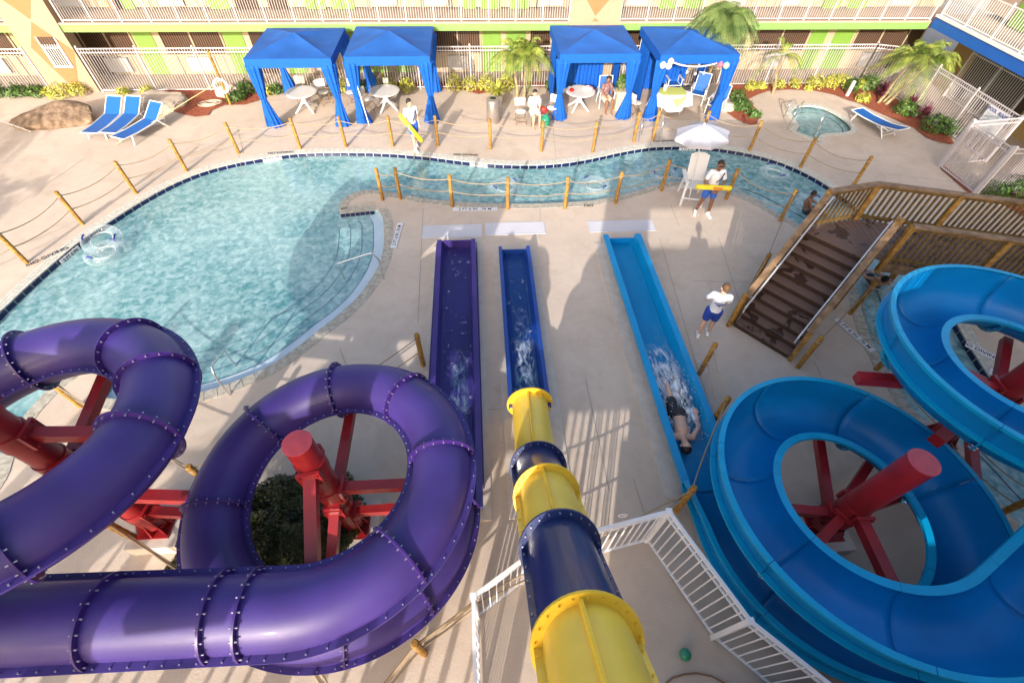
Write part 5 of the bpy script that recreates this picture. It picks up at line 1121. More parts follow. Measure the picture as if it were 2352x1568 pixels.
pen_rail([(-.30, -.6), (-.32, 1.46), (.45, 1.92)], 'white guard railing left of the yellow tube at the bottom'); pen_rail([(1.32, 2.2), (2.75, 2.46), (3.45, .92), (4.9, -.55)], 'white guard railing between the yellow tube and the big blue loop')
rg = G(1432, 1185, 1.62); t = thing('life_ring', 'small white ring buoy on the pen rail right of the yellow tube', 'ring', (rg.x, rg.y, 1.6)); MB().tube([(rg.x+.06*cos(a*pi/8), rg.y+.02, 1.60+.06*sin(a*pi/8)) for a in range(16)], .016, 8, closed=True).build('ring', M['pinkwhite'], t, smooth=True)
p = G(1575, 1502, .12); t = thing('plastic_ball', 'dark green ball on the deck inside the guard railing', 'ball', (p.x, p.y, .1)); MB().sphere((p.x, p.y, .1), .09, 20, 14).build('ball', M['greenball'], t, smooth=True)
hs = MB().tube([G(x, y, .02) for x, y in ((1530, 1568), (1545, 1556), (1570, 1548), (1600, 1545), (1635, 1552), (1665, 1568), (1680, 1580))], .014, 8); tag(hs.build('garden_hose', M['brownmetal'], smooth=True), 'dark hose curving along the bottom edge of the deck', 'hose')
# ------------------------------------------------------------------ wooden stair and bridge
st = thing('wooden_stair_bridge', 'brown timber stair with white handrails leading to a slatted footbridge', 'footbridge', (8, 8, 0))
bl_ = Vector((6.28, 7.50)); u = Vector((.766, .643)); vv = Vector((.643, -.766)); W = 1.42; N = 11; run = .232; rise = .158; zt = N*rise
for k in range(N):
    o = bl_+u*run*k; z = rise*(k+1); q = [o-u*.02, o+vv*W-u*.02, o+vv*W+u*(run+.0), o+u*(run+.0)]
    MB().prism([(p.x, p.y) for p in reversed(q)] if False else [(p.x, p.y) for p in q], z-.035, z).build('tread', M['board'], st)
    q = [o, o+vv*W, o+vv*W+u*.02, o+u*.02]; MB().prism([(p.x, p.y) for p in q], z-rise, z-.036).build('riser', M['riser'], st)
top = bl_+u*run*N
def P3(v, z): return Vector((v.x, v.y, z))
for s_, off in ((0, -.05), (1, W+.05)):
    a = bl_+vv*off; b_ = top+vv*off; m_ = MB()
    m_.bar(P3(a, .10), P3(b_, zt+.02), .045, .28); m_.build('stringer', M['wood_slat'], st)
    r = MB().bar(P3(a-u*.05, 1.02), P3(b_+u*.1, zt+1.02), .14, .04); r.build('top_rail', M['wood_rail'], st)
    r = MB().bar(P3(a, .93), P3(b_, zt+.93), .04, .09).bar(P3(a, .30), P3(b_, zt+.25), .04, .09); r.build('rail_board', M['wood_slat'], st)
    bm_ = MB(); 
    for k in range(24): t_ = k/23; p = a.lerp(b_, t_); z = .1+t_*(zt-.1); bm_.obox(P3(p, z+.5), (.035, .035, .78), Matrix.Rotation(atan2(u.y, u.x), 3, 'Z'))
    bm_.build('balusters', M['wood_slat'], st)
    for t_ in (0.0, 1.0): p = a.lerp(b_, t_)+vv*(-.03 if s_ == 0 else .03); MB().obox(P3(p, (t_*zt+1.0)/2), (.1, .1, t_*zt+1.02), Matrix.Rotation(atan2(u.y, u.x), 3, 'Z')).build('newel_post', M['post'], st)
    i_ = vv*(.11 if s_ == 0 else -.11); hr = MB().tube([P3(a+i_-u*.1, .62), P3(a+i_-u*.12, .80), P3(a+i_, .88), P3(b_+i_, zt+.86), P3(b_+i_+u*.1, zt+.86)], .022, 10); hr.build('metal_handrail', M['alu'], st, smooth=True)
    hb_ = MB()
    for t_ in (.05, .35, .65, .95): p = a.lerp(b_, t_); z = t_*zt+.9; hb_.bar(P3(p+i_, z-.03), P3(p, z-.06), .02, .02)
    hb_.build('rail_brackets', M['alu'], st)
zd = zt
far = [Vector((8.05, 9.05)), Vector((9.55, 9.45)), Vector((11.3, 8.92)), Vector((13.6, 8.25)), Vector((16.5, 7.45))]
near = [Vector((9.10, 7.98)), Vector((9.35, 7.80)), Vector((11.2, 7.25)), Vector((13.6, 6.55)), Vector((16.5, 5.7))]
far[0] = top+vv*-.05; near[0] = top+vv*(W+.05)
deckp = [near[0]]+near[1:]+far[:0:-1]+[far[0]]
b = MB(); 
for i in range(len(far)-1):
    n = max(2, int((far[i+1]-far[i]).length/.14))
    for k in range(n):
        a0, a1 = far[i].lerp(far[i+1], (k+.04)/n), far[i].lerp(far[i+1], (k+.96)/n); c0, c1 = near[i].lerp(near[i+1], (k+.04)/n), near[i].lerp(near[i+1], (k+.96)/n)
        o = len(b.v); b.v += [P3(c0, zd-.03), P3(c1, zd-.03), P3(a1, zd-.03), P3(a0, zd-.03), P3(c0, zd), P3(c1, zd), P3(a1, zd), P3(a0, zd)]; b.f += [(o+4, o+5, o+6, o+7), (o, o+3, o+2, o+1), (o, o+1, o+5, o+4), (o+1, o+2, o+6, o+5), (o+2, o+3, o+7, o+6), (o+3, o, o+4, o+7)]
b.v = [tuple(v) for v in b.v]; b.build('deck_boards', M['board'], st)
for L, nm in ((far, 'far'), (near, 'near')):
    for i in range(len(L)-1):
        a, c_ = L[i], L[i+1]
        if (c_-a).length < .5: continue
        MB().bar(P3(a, zd+1.0), P3(c_, zd+1.0), .16, .045).build('top_rail', M['wood_rail'], st)
        m_ = MB().bar(P3(a, zd+.93), P3(c_, zd+.93), .04, .09).bar(P3(a, zd+.10), P3(c_, zd+.10), .04, .10); m_.build('rail_board', M['wood_slat'], st)
        MB().bar(P3(a, zd-.16), P3(c_, zd-.16), .05, .24).build('edge_beam', M['wood_rail'], st)
        bm_ = MB(); n = int((c_-a).length/.125); an = atan2((c_-a).y, (c_-a).x)
        for k in range(n): p = a.lerp(c_, (k+.5)/n); bm_.obox(P3(p, zd+.47), (.042, .042, .95), Matrix.Rotation(an, 3, 'Z'))
        bm_.build('balusters', M['wood_slat'], st)
    for k_, p in enumerate(L):
        if k_ == 0 and L is far: continue
        z_b = zd-.3 if (L is near and k_ < 3) else 0
        MB().obox(P3(p, (zd+1.0+z_b)/2), (.11, .11, zd+1.0-z_b), Matrix.Rotation(-.28, 3, 'Z')).build('bridge_post', M['post'], st)
# ------------------------------------------------------------------ pool rails
def rail_tube(name, label, pts, r=.022, cat='handrail', g=None, m='steel'):
    Q = smooth3(pts); return tag(MB().tube(Q, r, 10).build(name, M[m], smooth=True), label, cat, g)
def smooth3(P, k=6):
    P = [Vector(p) for p in P]; o = []
    for i in range(len(P)-1):
        a, b_, c_, d = P[max(i-1, 0)], P[i], P[i+1], P[min(i+2, len(P)-1)]
        for j in range(k): t_ = j/k; o.append(.5*((2*b_)+(c_-a)*t_+(2*a-5*b_+4*c_-d)*t_*t_+(3*b_-3*c_+d-a)*t_**3))
    return o+[P[-1]]
def grab(name, label, foot, wet, top=.85):
    f = Vector(foot); w_ = Vector(wet); d = (w_-f); rail_tube(name, label, [(f.x, f.y, 0), (f.x, f.y, top*.5)]+[(f.x+d.x*t_, f.y+d.y*t_, z) for t_, z in ((.02, top*.8), (.12, top), (.25, top*.98), (.97, top*.55), (1.0, top*.5), (1.0, top*.3), (.99, -.5))], g='bent steel rails at the pool edge')
f, w_ = G(882, 640), G(790, 640, -.1); grab('pool_handrail', 'bent steel handrail crossing the curved steps beside the run-outs', f, w_)
f, w_ = G(528, 907), G(560, 868, -.1); w2 = G(540, 880, -.1); grab('pool_handrail', 'bent steel handrail at the steps above the right purple loop', G(528, 907), G(548, 850, -.3))
for (x, y, lab) in ((1470, 322, 'left looped steel ladder rail at the river edge'), (1516, 318, 'right looped steel ladder rail at the river edge')):
    g = G(x, y); s_ = .12; rail_tube('ladder_rail', lab, [(g.x-s_, g.y-.25, -.3), (g.x-s_, g.y-.2, .45), (g.x-s_*.6, g.y-.1, .72), (g.x+s_*.2, g.y+.1, .74), (g.x+s_, g.y+.3, .45), (g.x+s_, g.y+.32, 0)], .018, g='bent steel rails at the pool edge')
for (fx, fy, wx, wy, lab) in ((1808, 298, 1832, 262, 'left steel handrail of the round spa'), (1868, 312, 1888, 285, 'right steel handrail of the round spa')):
    f, w_ = G(fx, fy), G(wx, wy, -.1); grab('spa_handrail', lab, f, w_, .8)
f = G(1800, 270); w_ = G(1806, 250); grab('spa_handrail', 'short steel rail at the far left side of the round spa', f, w_, .6)
# ------------------------------------------------------------------ lifeguard chair, umbrella
uc = G(1619, 287, 0); 
ub = G(1582, 460); um = thing('parasol', 'white octagonal parasol on a pale pole above the lifeguard chair', 'parasol', (ub.x, ub.y, 0)); 
tp = V(1618, 286, ub.y+.10); tz = tp.z
base = Vector((ub.x, ub.y, 0)); apex = Vector((tp.x, tp.y, tp.z)); print('apex', apex)
MB().tube([base, apex], .02, 10).build('pole', M['offwhite'], um, smooth=True)
ax = (apex-base).normalized(); R_ = Vector((0, 0, 1)).rotation_difference(ax).to_matrix(); b = MB(); ns_ = 8; m_ = 8; rad = .80; hh = .30
o = 0; b.v.append(tuple(apex))
for i in range(1, m_+1):
    for k in range(ns_*6):
        a = 2*pi*k/(ns_*6); u_ = i/m_; sc_ = cos(pi/ns_)/cos((a % (2*pi/ns_))-pi/ns_); sagk = 1-.04*(1-abs(2*((a/(2*pi/ns_)) % 1)-1)); 
        b.v.append(tuple(apex+R_@Vector((rad*u_*sc_*cos(a)*sagk, rad*u_*sc_*sin(a)*sagk, -hh*u_**1.5))))
for k in range(ns_*6): b.f.append((0, 1+k, 1+(k+1) % (ns_*6)))
for i in range(m_-1):
    for k in range(ns_*6): q = 1+i*ns_*6; k2 = (k+1) % (ns_*6); b.f.append((q+k, q+ns_*6+k, q+ns_*6+k2, q+k2))
b.build('canopy', M['umb'], um, smooth=True, ang=9)
b2 = MB(); q = 1+(m_-1)*ns_*6
for k in range(ns_*6):
    k2 = (k+1) % (ns_*6); p0_, p1_ = Vector(b.v[q+k]), Vector(b.v[q+k2]); o = len(b2.v); dn = ax*-.09; b2.v += [tuple(p0_), tuple(p1_), tuple(p1_+dn), tuple(p0_+dn)]; b2.f.append((o, o+1, o+2, o+3))
b2.build('valance', M['umb'], um, smooth=True, ang=9, fix=False)
b3 = MB()
for k in range(ns_): a = 2*pi*k/ns_; b3.tube([apex+R_@Vector((rad*.999*u_*cos(a), rad*.999*u_*sin(a), -hh*u_**1.5-.012)) for u_ in (0, .25, .5, .75, 1)], .006, 5)
b3.build('ribs', M['white'], um); MB().sphere(apex+ax*.02, .03, 10, 8).build('finial', M['white'], um, smooth=True)
lc = G(1612, 470); ch = thing('lifeguard_chair', 'tall white slatted lifeguard chair under the parasol', 'chair', (lc.x-.35, lc.y+.25, 0), radians(168))
b = MB(); SH = .62
for k in range(7):
    x = (k-3)*.082; h = .66+.16*sqrt(max(0, 1-(abs(k-3)/3.6)**2)); b2 = MB().bar((x*.96, -.20, SH+.0), (x, -.46, SH+h), .080, .018, up=(0, 1, .3)); b2.build('back_slat', M['white'], ch, local=True)
for k in range(6): MB().bar((-.28, -.18+k*.09, SH-.03+.012*k), (.28, -.18+k*.09, SH-.03+.012*k), .08, .02).build('seat_slat', M['white'], ch, local=True)
for s_ in (-1, 1):
    MB().bar((s_*.38, -.38, SH+.24), (s_*.36, .42, SH+.25), .12, .025).build('armrest', M['white'], ch, local=True)
    MB().bar((s_*.32, .34, 0), (s_*.32, .30, SH+.23), .07, .04).build('front_leg', M['white'], ch, local=True); MB().bar((s_*.32, -.5, 0), (s_*.30, -.22, SH+.23), .07, .04).build('rear_leg', M['white'], ch, local=True)
    MB().bar((s_*.30, -.42, SH-.3), (s_*.30, .34, SH), .035, .1).build('side_board', M['white'], ch, local=True)
MB().bar((-.34, .34, .28), (.34, .34, .28), .05, .03).bar((-.34, -.4, .2), (.34, -.4, .2), .05, .03).build('cross_bars', M['white'], ch, local=True)
# ------------------------------------------------------------------ bin, pots, rocks, ring pole, hose, bollard, tubes
g = G(1133, 280); bi = thing('litter_bin', 'cylindrical brushed steel litter bin behind the rope fence', 'litter bin', (g.x, g.y, 0))
MB().lathe((g.x, g.y, 0), [(.24, 0), (.25, .02), (.25, .82), (.235, .84)], 28).build('shell', M['can'], bi, smooth=True, ang=40); MB().lathe((g.x, g.y, .84), [(.25, 0), (.25, .05), (.19, .07), (.12, .07)], 28).build('rim', M['can'], bi, smooth=True, ang=40); MB().lathe((g.x, g.y, .912), [(.125, 0), (.12, .003)], 20).build('opening', M['black'], bi)
g = G(1140, 240); po = thing('planter_pot', 'dark round planter holding the spiky yellow plant', 'planter', (g.x+.05, g.y, 0)); MB().lathe((g.x+.05, g.y, 0), [(.2, 0), (.27, .4), (.28, .42), (.25, .42), (.24, .38)], 20).build('pot', M['grey_pad'], po, smooth=True, ang=40); spiky(g.x+.05, g.y, .5, .55, 'leaf_y', 'spiky yellow green plant in the planter behind the bin', 110, z=.38)
g = G(1420, 250); po = thing('planter_pot', 'tall beige square planter at the right rear of the third cabana', 'planter', (g.x, g.y, 0)); MB().box((g.x-.2, g.y-.2, 0), (g.x+.2, g.y+.2, .7)).box((g.x-.23, g.y-.23, .7), (g.x+.23, g.y+.23, .75)).build('pot', M['pot'], po); bush(g.x, g.y, .28, .6, 'leaf', 'dark green plant in the tall beige planter', 260, z=.74)
def rock(pts, h, label, m='rock', seed=1, sub=3):
    P = px(pts); c = sum(P, Vector((0, 0)))/len(P); rx = max(abs(p.x-c.x) for p in P); ry = max(abs(p.y-c.y) for p in P); bm = bmesh.new(); bmesh.ops.create_icosphere(bm, subdivisions=4, radius=1); rnd = random.Random(seed); pl = [(Vector((rnd.gauss(0, 1), rnd.gauss(0, 1), rnd.gauss(0, .8))).normalized(), rnd.uniform(.62, .86)) for _ in range(14)]
    for v in bm.verts:
        d = v.co.normalized(); r = 1.0
        for n_, k in pl:
            q = d.dot(n_)
            if q > .05: r = min(r, k/q)
        r *= 1+.03*sin(d.x*9+seed)*cos(d.y*11)+.015*sin(d.z*31+d.x*23); v.co = Vector((d.x*r*rx*1.15, d.y*r*ry*1.15, max(-.02, (d.z*r+.15)*h)))
    me = bpy.data.meshes.new('boulder'); bm.to_mesh(me); bm.free(); me.shade_smooth(); me.set_sharp_from_angle(angle=radians(22)); me.materials.append(M[m]); o = bpy.data.objects.new('boulder', me); COL.objects.link(o); o.location = (c.x, c.y, 0); return tag(o, label, 'boulder')
rock([(58, 296), (205, 300), (190, 262), (85, 262)], .62, 'large brown boulder left of the blue loungers', seed=4)
rock([(345, 255), (410, 262), (395, 222), (350, 222)], .42, 'pale tan boulder at the edge of the mulch behind the loungers', 'flatrock', 8)
rock([(510, 225), (560, 228), (545, 205), (515, 205)], .3, 'tan boulder in the mulch by the life ring pole', 'flatrock', 12); rock([(1072, 206), (1090, 207), (1088, 196), (1073, 196)], .22, 'small pale boulder at the fence right of the second cabana', 'flatrock', 15)
rock([(1650, 262), (1672, 262), (1672, 230), (1655, 230)], .3, 'tan boulder at the corner of the small planting bed', 'flatrock', 18); rock([(2082, 262), (2098, 270), (2104, 258), (2090, 250)], .25, 'brown boulder under the maroon plants', 'rock', 21)
g = G(531, 242); tpz = 2.02; rp_ = thing('ring_pole', 'slim brown timber pole holding a white life ring', 'pole', (g.x, g.y, 0)); MB().lathe((g.x, g.y, 0), [(.045, 0), (.045, tpz-.02), (.03, tpz)], 10).build('shaft', M['post'], rp_, smooth=True)
c_ = Vector((g.x-.03, g.y-.07, .78)); tag(MB().tube([c_+Vector((.25*cos(a*pi/14), 0, .25*sin(a*pi/14))) for a in range(28)], .052, 10, closed=True).build('life_ring', M['white'], smooth=True), 'white life ring hanging on the brown pole', 'life ring')
a, b_ = G(250, 350, .1), V(508, 203, 21.0); a = G(265, 333, .02); tag(MB().tube(sag(a, (g.x, g.y, .95), .0, 12), .012, 6).build('safety_rope', M['rope_y'], smooth=True), 'pale yellow rope stretched from the pole over the lowest lounger', 'rope')
hp = G(480, 243); b = MB(); P = []
for k in range(150): a = k*.42; r = .24+.06*sin(a*.37); P.append((hp.x+r*cos(a)*1.3+.10*(k//60), hp.y+r*sin(a)*.8, .06+.0006*k))
tag(b.tube(P, .012, 6).build('coiled_hose', M['flatrock'], smooth=True), 'coiled pale hose lying on the mulch below the pole', 'hose')
g = G(1944, 222); tag(MB().box((g.x-.05, g.y-.05, 0), (g.x+.05, g.y+.05, .62)).lathe((g.x, g.y, .62), [(.07, 0), (.05, .03)], 8).build('white_bollard', M['white']), 'short white bollard standing at the edge of the spa bed', 'bollard')
tag(MB().tube([G(-20, 270, .75), G(70, 302, .03)], .018, 8).build('pole_on_deck', M['white'], smooth=True), 'white pole slanting in from the left edge by the boulder', 'pole')
t_ = thing('cabana_tie_pole', 'slanting white pole in front of the second cabana', 'pole', (G(850, 285).x, G(850, 285).y, 0)); p = G(848, 288); q = V(806, 150, p.y+.15); MB().tube([p, q], .022, 8).build('shaft', M['white'], t_, smooth=True)
for x, y in ((2098, 300), (2060, 270)): pass
def swim_tube(x, y, label, z=-.02, r=.40, tilt=(0, 0), double=False, rx=1.0):
    g = G(x, y, z); t = thing('swim_ring', label, 'swim ring', (g.x, g.y, z), 0, 'clear inflatable swim rings with blue handles'); R_ = Matrix.Rotation(tilt[0], 3, 'X')@Matrix.Rotation(tilt[1], 3, 'Y')
    P = [Vector(g)+R_@Vector((r*cos(a*pi/20), r*sin(a*pi/20), 0)) for a in range(40)]; MB().tube(P, .125, 14, closed=True).build('inflated_ring', M['vinyl'], t, smooth=True)
    hnd = MB(); a0 = random.uniform(0, 6)
    for k in (0, 1):
        a = a0+pi*k; c = Vector(g)+R_@Vector((r*cos(a), r*sin(a), .125)); e = R_@Vector((-sin(a), cos(a), 0)); h = MB().tube([c-e*.09, c-e*.05+Vector((0, 0, .03)), c+e*.05+Vector((0, 0, .03)), c+e*.09], .022, 8); h.build('handle', M['blueprint'] if True else None, t, smooth=True)
    seam = MB().tube([Vector(g)+R_@Vector(((r-.12)*cos(a*pi/20), (r-.12)*sin(a*pi/20), 0)) for a in range(40)], .006, 5, closed=True); seam.build('seam', M['white'], t, smooth=True); return t
swim_tube(240, 580, 'lower of two clear rings stacked at the left pool edge'); swim_tube(234, 551, 'upper of two clear rings stacked at the left pool edge', z=.12, tilt=(.25, .1))
swim_tube(1160, 430, 'clear ring floating under the rope right of the sunlit post'); swim_tube(1366, 426, 'clear ring with two blue handles in the middle of the river'); swim_tube(1524, 400, 'clear ring left of the lifeguard chair'); swim_tube(1778, 398, 'clear ring near the far bank right of the lifeguard')
boy_ring = swim_tube(1862, 470, 'clear ring the boy sits in'); und_ring = swim_tube(2012, 650, 'clear ring of the swimmer under the bridge'); swim_tube(2062, 735, 'clear ring half hidden by the high blue loop')
# ================================================================== PEOPLE
def remesh(o, vs=.012, it=4):
    r = o.modifiers.new('skin', 'REMESH'); r.mode = 'VOXEL'; r.voxel_size = vs; r.use_smooth_shade = True
    s_ = o.modifiers.new('smooth', 'SMOOTH'); s_.iterations = it; s_.factor = .5
BASE = dict(pel=(0, 0, .94), ab=(0, 0, 1.08), ch=(0, .0, 1.27), nk=(0, .0, 1.46), hd=(0, -.015, 1.615),
            shL=(.175, 0, 1.40), elL=(.235, .02, 1.12), wrL=(.25, -.05, .88), shR=(-.175, 0, 1.40), elR=(-.235, .02, 1.12), wrR=(-.25, -.05, .88),
            hiL=(.09, 0, .90), knL=(.10, -.01, .49), anL=(.10, .02, .09), hiR=(-.09, 0, .90), knR=(-.10, -.01, .49), anR=(-.10, .02, .09))
def person(label, loc, rz, sc=1.0, pose=None, skin='skin_a', hair='hair_d', shirt='shirt', shorts='shorts', shoes='sock', look=0.0, grip=None, glasses=False, toe=(0, -1), hairlen=0, M3=None, dress=None, face=(0, -1, 0), shirt_hi=1.0):
    t = thing('person', label, 'person', loc, rz); J = {k: Vector(v)*sc for k, v in BASE.items()}
    for k, v in (pose or {}).items(): J[k] = Vector(v)*sc
    if M3: J = {k: M3@v for k, v in J.items()}
    S = sc; b = MB()
    b.caps(J['pel'], J['ab'], .135*S, .12*S).caps(J['ab'], J['ch'], .12*S, .14*S)
    b.caps(J['ch'], J['ch'].lerp(J['nk'], .6), .135*S, .085*S).caps(J['nk'].lerp(J['ch'], .15), J['hd'], .055*S, .06*S)
    for s_ in 'LR':
        b.caps(J['ch'].lerp(J['nk'], .55), J['sh'+s_], .075*S, .062*S); b.caps(J['sh'+s_], J['el'+s_], .056*S, .042*S); b.caps(J['el'+s_], J['wr'+s_], .043*S, .028*S)
        b.caps(J['pel'], J['hi'+s_], .12*S, .098*S); b.caps(J['hi'+s_], J['kn'+s_], .092*S, .058*S); mid = J['kn'+s_].lerp(J['an'+s_], .3)
        b.caps(J['kn'+s_], mid, .056*S, .060*S).caps(mid, J['an'+s_], .060*S, .036*S)
        ft = Vector((toe[0], toe[1], 0)).normalized() if not M3 else (M3@Vector((0, -.6, .8))).normalized()
        if s_ == 'R' and len(toe) > 2: ft = Vector((toe[2], toe[3], 0)).normalized()
        b.caps(J['an'+s_]-Vector((0, 0, .05*S)), J['an'+s_]+ft*.16*S-Vector((0, 0, .062*S)), .036*S, .030*S)
        # hand: palm, four fingers, thumb
        fd = (J['wr'+s_]-J['el'+s_]).normalized(); fc = Vector(face) if not M3 else M3@Vector((0, -1, 0)); ac = fd.cross(fc); ac = ac.normalized() if ac.length > .1 else Vector((1, 0, 0)); nd = ac.cross(fd)
        b.caps(J['wr'+s_], J['wr'+s_]+fd*.055*S, .026*S, .032*S).caps(J['wr'+s_]+fd*.05*S+ac*.015*S, J['wr'+s_]+fd*.065*S-ac*.015*S, .027*S, .027*S)
        for i in range(4):
            q = J['wr'+s_]+fd*.075*S+ac*(i-1.5)*.019*S; L = (.052, .062, .058, .045)[i]*S; k = q+fd*L*.5+nd*.008; b.tube([q-fd*.02, q, k, k+fd*L*.45+nd*.02*S], [.0095*S, .0095*S, .0085*S, .007*S], 8)
        q = J['wr'+s_]+fd*.035*S+ac*.03*S; b.tube([q, q+ac*.022*S+fd*.02*S, q+ac*.03*S+fd*.05*S+nd*.01], [.012*S, .011*S, .008*S], 8)
    f = (M3@Vector((0, -1, 0))) if M3 else Vector((sin(look), -cos(look), 0)); hdv = J['hd']; upv = (J['hd']-J['nk']).normalized(); f = (f-upv*f.dot(upv)).normalized(); sd_ = upv.cross(f).normalized()
    b.sphere(hdv+upv*.02*S, .092*S, 16, 12, (1, 1, 1.12)); b.caps(hdv-upv*.045*S+f*.03*S, hdv-upv*.065*S+f*.055*S, .055*S, .032*S)
    b.caps(hdv+f*.088*S+upv*.01, hdv+f*.108*S-upv*.02*S, .011*S, .015*S)
    for s2 in (-1, 1): b.caps(hdv+sd_*s2*.092*S-upv*.02*S, hdv+sd_*s2*.096*S+upv*.015*S, .013*S, .016*S)
    body = b.build('body', M[skin], t, local=True, smooth=True, ang=None); remesh(body, .0105)
    if hair:
        h = MB(); h.sphere(hdv+upv*.055*S-f*.022*S, .098*S, 16, 12, (1, 1, 1.0)); h.sphere(hdv+upv*.02*S-f*.045*S, .082*S, 14, 10)
        if hairlen: h.caps(hdv-f*.06*S, J['nk']-f*.10*S-upv*hairlen, .07*S, .05*S)
        ho = h.build('hair', M[hair], t, local=True, smooth=True, ang=None); remesh(ho, .012)
    e = MB()
    if glasses: e.obox(hdv+f*.094*S+upv*.022*S, (.13*S, .03, .034*S), Matrix((sd_, f, upv)).transposed()); e.build('sunglasses', M['black'], t, local=True)
    else:
        for s2 in (-1, 1): MB().sphere(hdv+f*.088*S+sd_*s2*.032*S+upv*.022*S, .011*S, 8, 6).build('eye', M['black'], t, local=True, smooth=True)
    mo = MB().obox(hdv+f*.087*S-upv*.045*S, (.042*S, .012, .008*S), Matrix((sd_, f, upv)).transposed()); mo.build('mouth', M['redprint'], t, local=True)
    if shirt:
        c = MB(); g_ = .016*S; low = J['pel'].lerp(J['ab'], .15)
        c.caps(low, J['ab'], .150*S, .138*S).caps(J['ab'], J['ch'], .138*S, .155*S).caps(J['ch'], J['ch'].lerp(J['nk'], .62), .15*S, .085*S)
        for s_ in 'LR': c.caps(J['ch'].lerp(J['nk'], .5), J['sh'+s_], .085*S, .078*S); c.caps(J['sh'+s_], J['sh'+s_].lerp(J['el'+s_], .62), .077*S, .072*S)
        so_ = c.build('tshirt' if not dress else 'dress', M[shirt], t, local=True, smooth=True, ang=None); remesh(so_, .013, 3)
    if shorts:
        c = MB(); c.caps(J['pel'].lerp(J['ab'], -.0), J['pel'], .152*S, .150*S)
        for s_ in 'LR': c.caps(J['pel'], J['hi'+s_], .13*S, .118*S); c.caps(J['hi'+s_], J['hi'+s_].lerp(J['kn'+s_], .62), .118*S, .100*S)
        so_ = c.build('shorts' if not dress else 'skirt', M[shorts], t, local=True, smooth=True, ang=None); remesh(so_, .013, 3)
    if shoes:
        for s_ in 'LR':
            ft = Vector((toe[0], toe[1], 0)).normalized()
            if s_ == 'R' and len(toe) > 2: ft = Vector((toe[2], toe[3], 0)).normalized()
            c = MB(); A = J['an'+s_]; c.caps(A-Vector((0, 0, .045*S))-ft*.05*S, A+ft*.17*S-Vector((0, 0, .055*S)), .048*S, .042*S).caps(A-Vector((0, 0, .02*S)), A+Vector((0, 0, .03*S)), .046*S, .044*S)
            o = c.build('shoe', M[shoes], t, local=True, smooth=True, ang=None); remesh(o, .012, 2)
    return t, J
def feet(x, y): g = G(x, y); return (g.x, g.y, 0)
def resc_tube(p, q, par, text=None, r=.062, label=None):
    p = Vector(p); q = Vector(q); d = (q-p).normalized(); b = MB().tube([p, p+d*.03, q-d*.03, q], [r*.7, r, r, r*.7], 14); o = b.build('rescue_tube', M['resq'], None, smooth=True, ang=45); return o
# 1 lifeguard walking to the left bank with a rescue tube
t1, J = person('lifeguard walking on the far bank carrying a long yellow rescue tube at his side', feet(955, 340), radians(28), 1.0, dict(
    anL=(.10, .16, .09), knL=(.10, -.02, .50), anR=(-.08, -.20, .09), knR=(-.09, -.16, .50), wrL=(.22, -.10, .86), elR=(-.27, -.05, 1.14), wrR=(-.24, -.20, 1.0)), skin='skin_c', look=.5, shorts='shorts')
Rz = Matrix.Rotation(radians(28), 3, 'Z'); L0 = Vector(t1.location)
o = resc_tube(L0+Vector((-.36, -.22, 1.32)), L0+Vector((.30, -.30, .40)), None, r=.075); tag(o, 'long yellow rescue tube held by the walking lifeguard', 'rescue tube')
sb = MB().tube([L0+Rz@Vector(v) for v in ((.15, -.13, 1.42), (.03, -.165, 1.25), (-.12, -.14, 1.05))], .018, 6); o = sb.build('rescue_strap', M['navystrap'], t1, smooth=True)
# 2 lifeguard standing by the chair
t2, J = person('lifeguard in sunglasses standing by the white chair with a rescue tube held across his waist', feet(1612, 490), radians(-2), 1.03, dict(
    anL=(.14, -.10, .09), knL=(.13, -.07, .50), anR=(-.22, .02, .09), knR=(-.16, -.03, .50), elL=(.29, -.05, 1.13), wrL=(.08, -.27, .98), elR=(-.29, -.05, 1.13), wrR=(-.08, -.27, .98)), skin='skin_b', glasses=True, toe=(.15, -1, -.35, -1), shorts='shorts')
P2 = Vector(t2.location)
rt_ = resc_tube(P2+Vector((-.64, -.26, 1.13)), P2+Vector((.46, -.26, 1.05)), None, r=.075); tag(rt_, 'yellow rescue tube with orange printed panel across the standing lifeguard', 'rescue tube')
an = atan2(-.08, 1.10)
pn = MB().obox(P2+Vector((.02, -.325, 1.088)), (.30, .02, .10), Matrix.Rotation(-an, 3, 'Y')).build('printed_panel', M['resq_o']); pn.parent = rt_
X = Matrix.Translation(P2+Vector((.02, -.338, 1.088))) @ Matrix.Rotation(-an, 4, 'Y') @ Matrix.Rotation(pi/2, 4, 'X'); q = text_mesh('lettering', 'GUARD', .082, M['redprint'], None, X); q.parent = rt_
MB().tube([P2+Vector(v) for v in ((.17, -.10, 1.47), (.10, -.185, 1.32), (-.02, -.19, 1.20))], .017, 6).build('rescue_strap', M['navystrap'], t2, smooth=True)
# 3 boy-ish attendant seen from behind
t3, J = person('attendant seen from behind with arms folded, white shirt and royal blue shorts', feet(1612, 770), radians(160), .99, dict(
    anL=(.11, .10, .09), knL=(.10, .0, .49), anR=(-.12, -.06, .09), knR=(-.11, -.05, .49), elL=(.26, -.10, 1.14), wrL=(.02, -.24, 1.17), elR=(-.26, -.10, 1.14), wrR=(-.02, -.24, 1.20)), skin='skin_c', hair='hair_b', shorts='shorts_d', look=.35, toe=(0, -1))
for i, (w_, z_) in enumerate(((.25, 1.27), (.15, 1.215), (.05, 1.19))):
    MB().obox((0, .162-.004*i, z_), (w_, .006, .022)).build('shirt_print', M['blueprint'], t3, local=True)
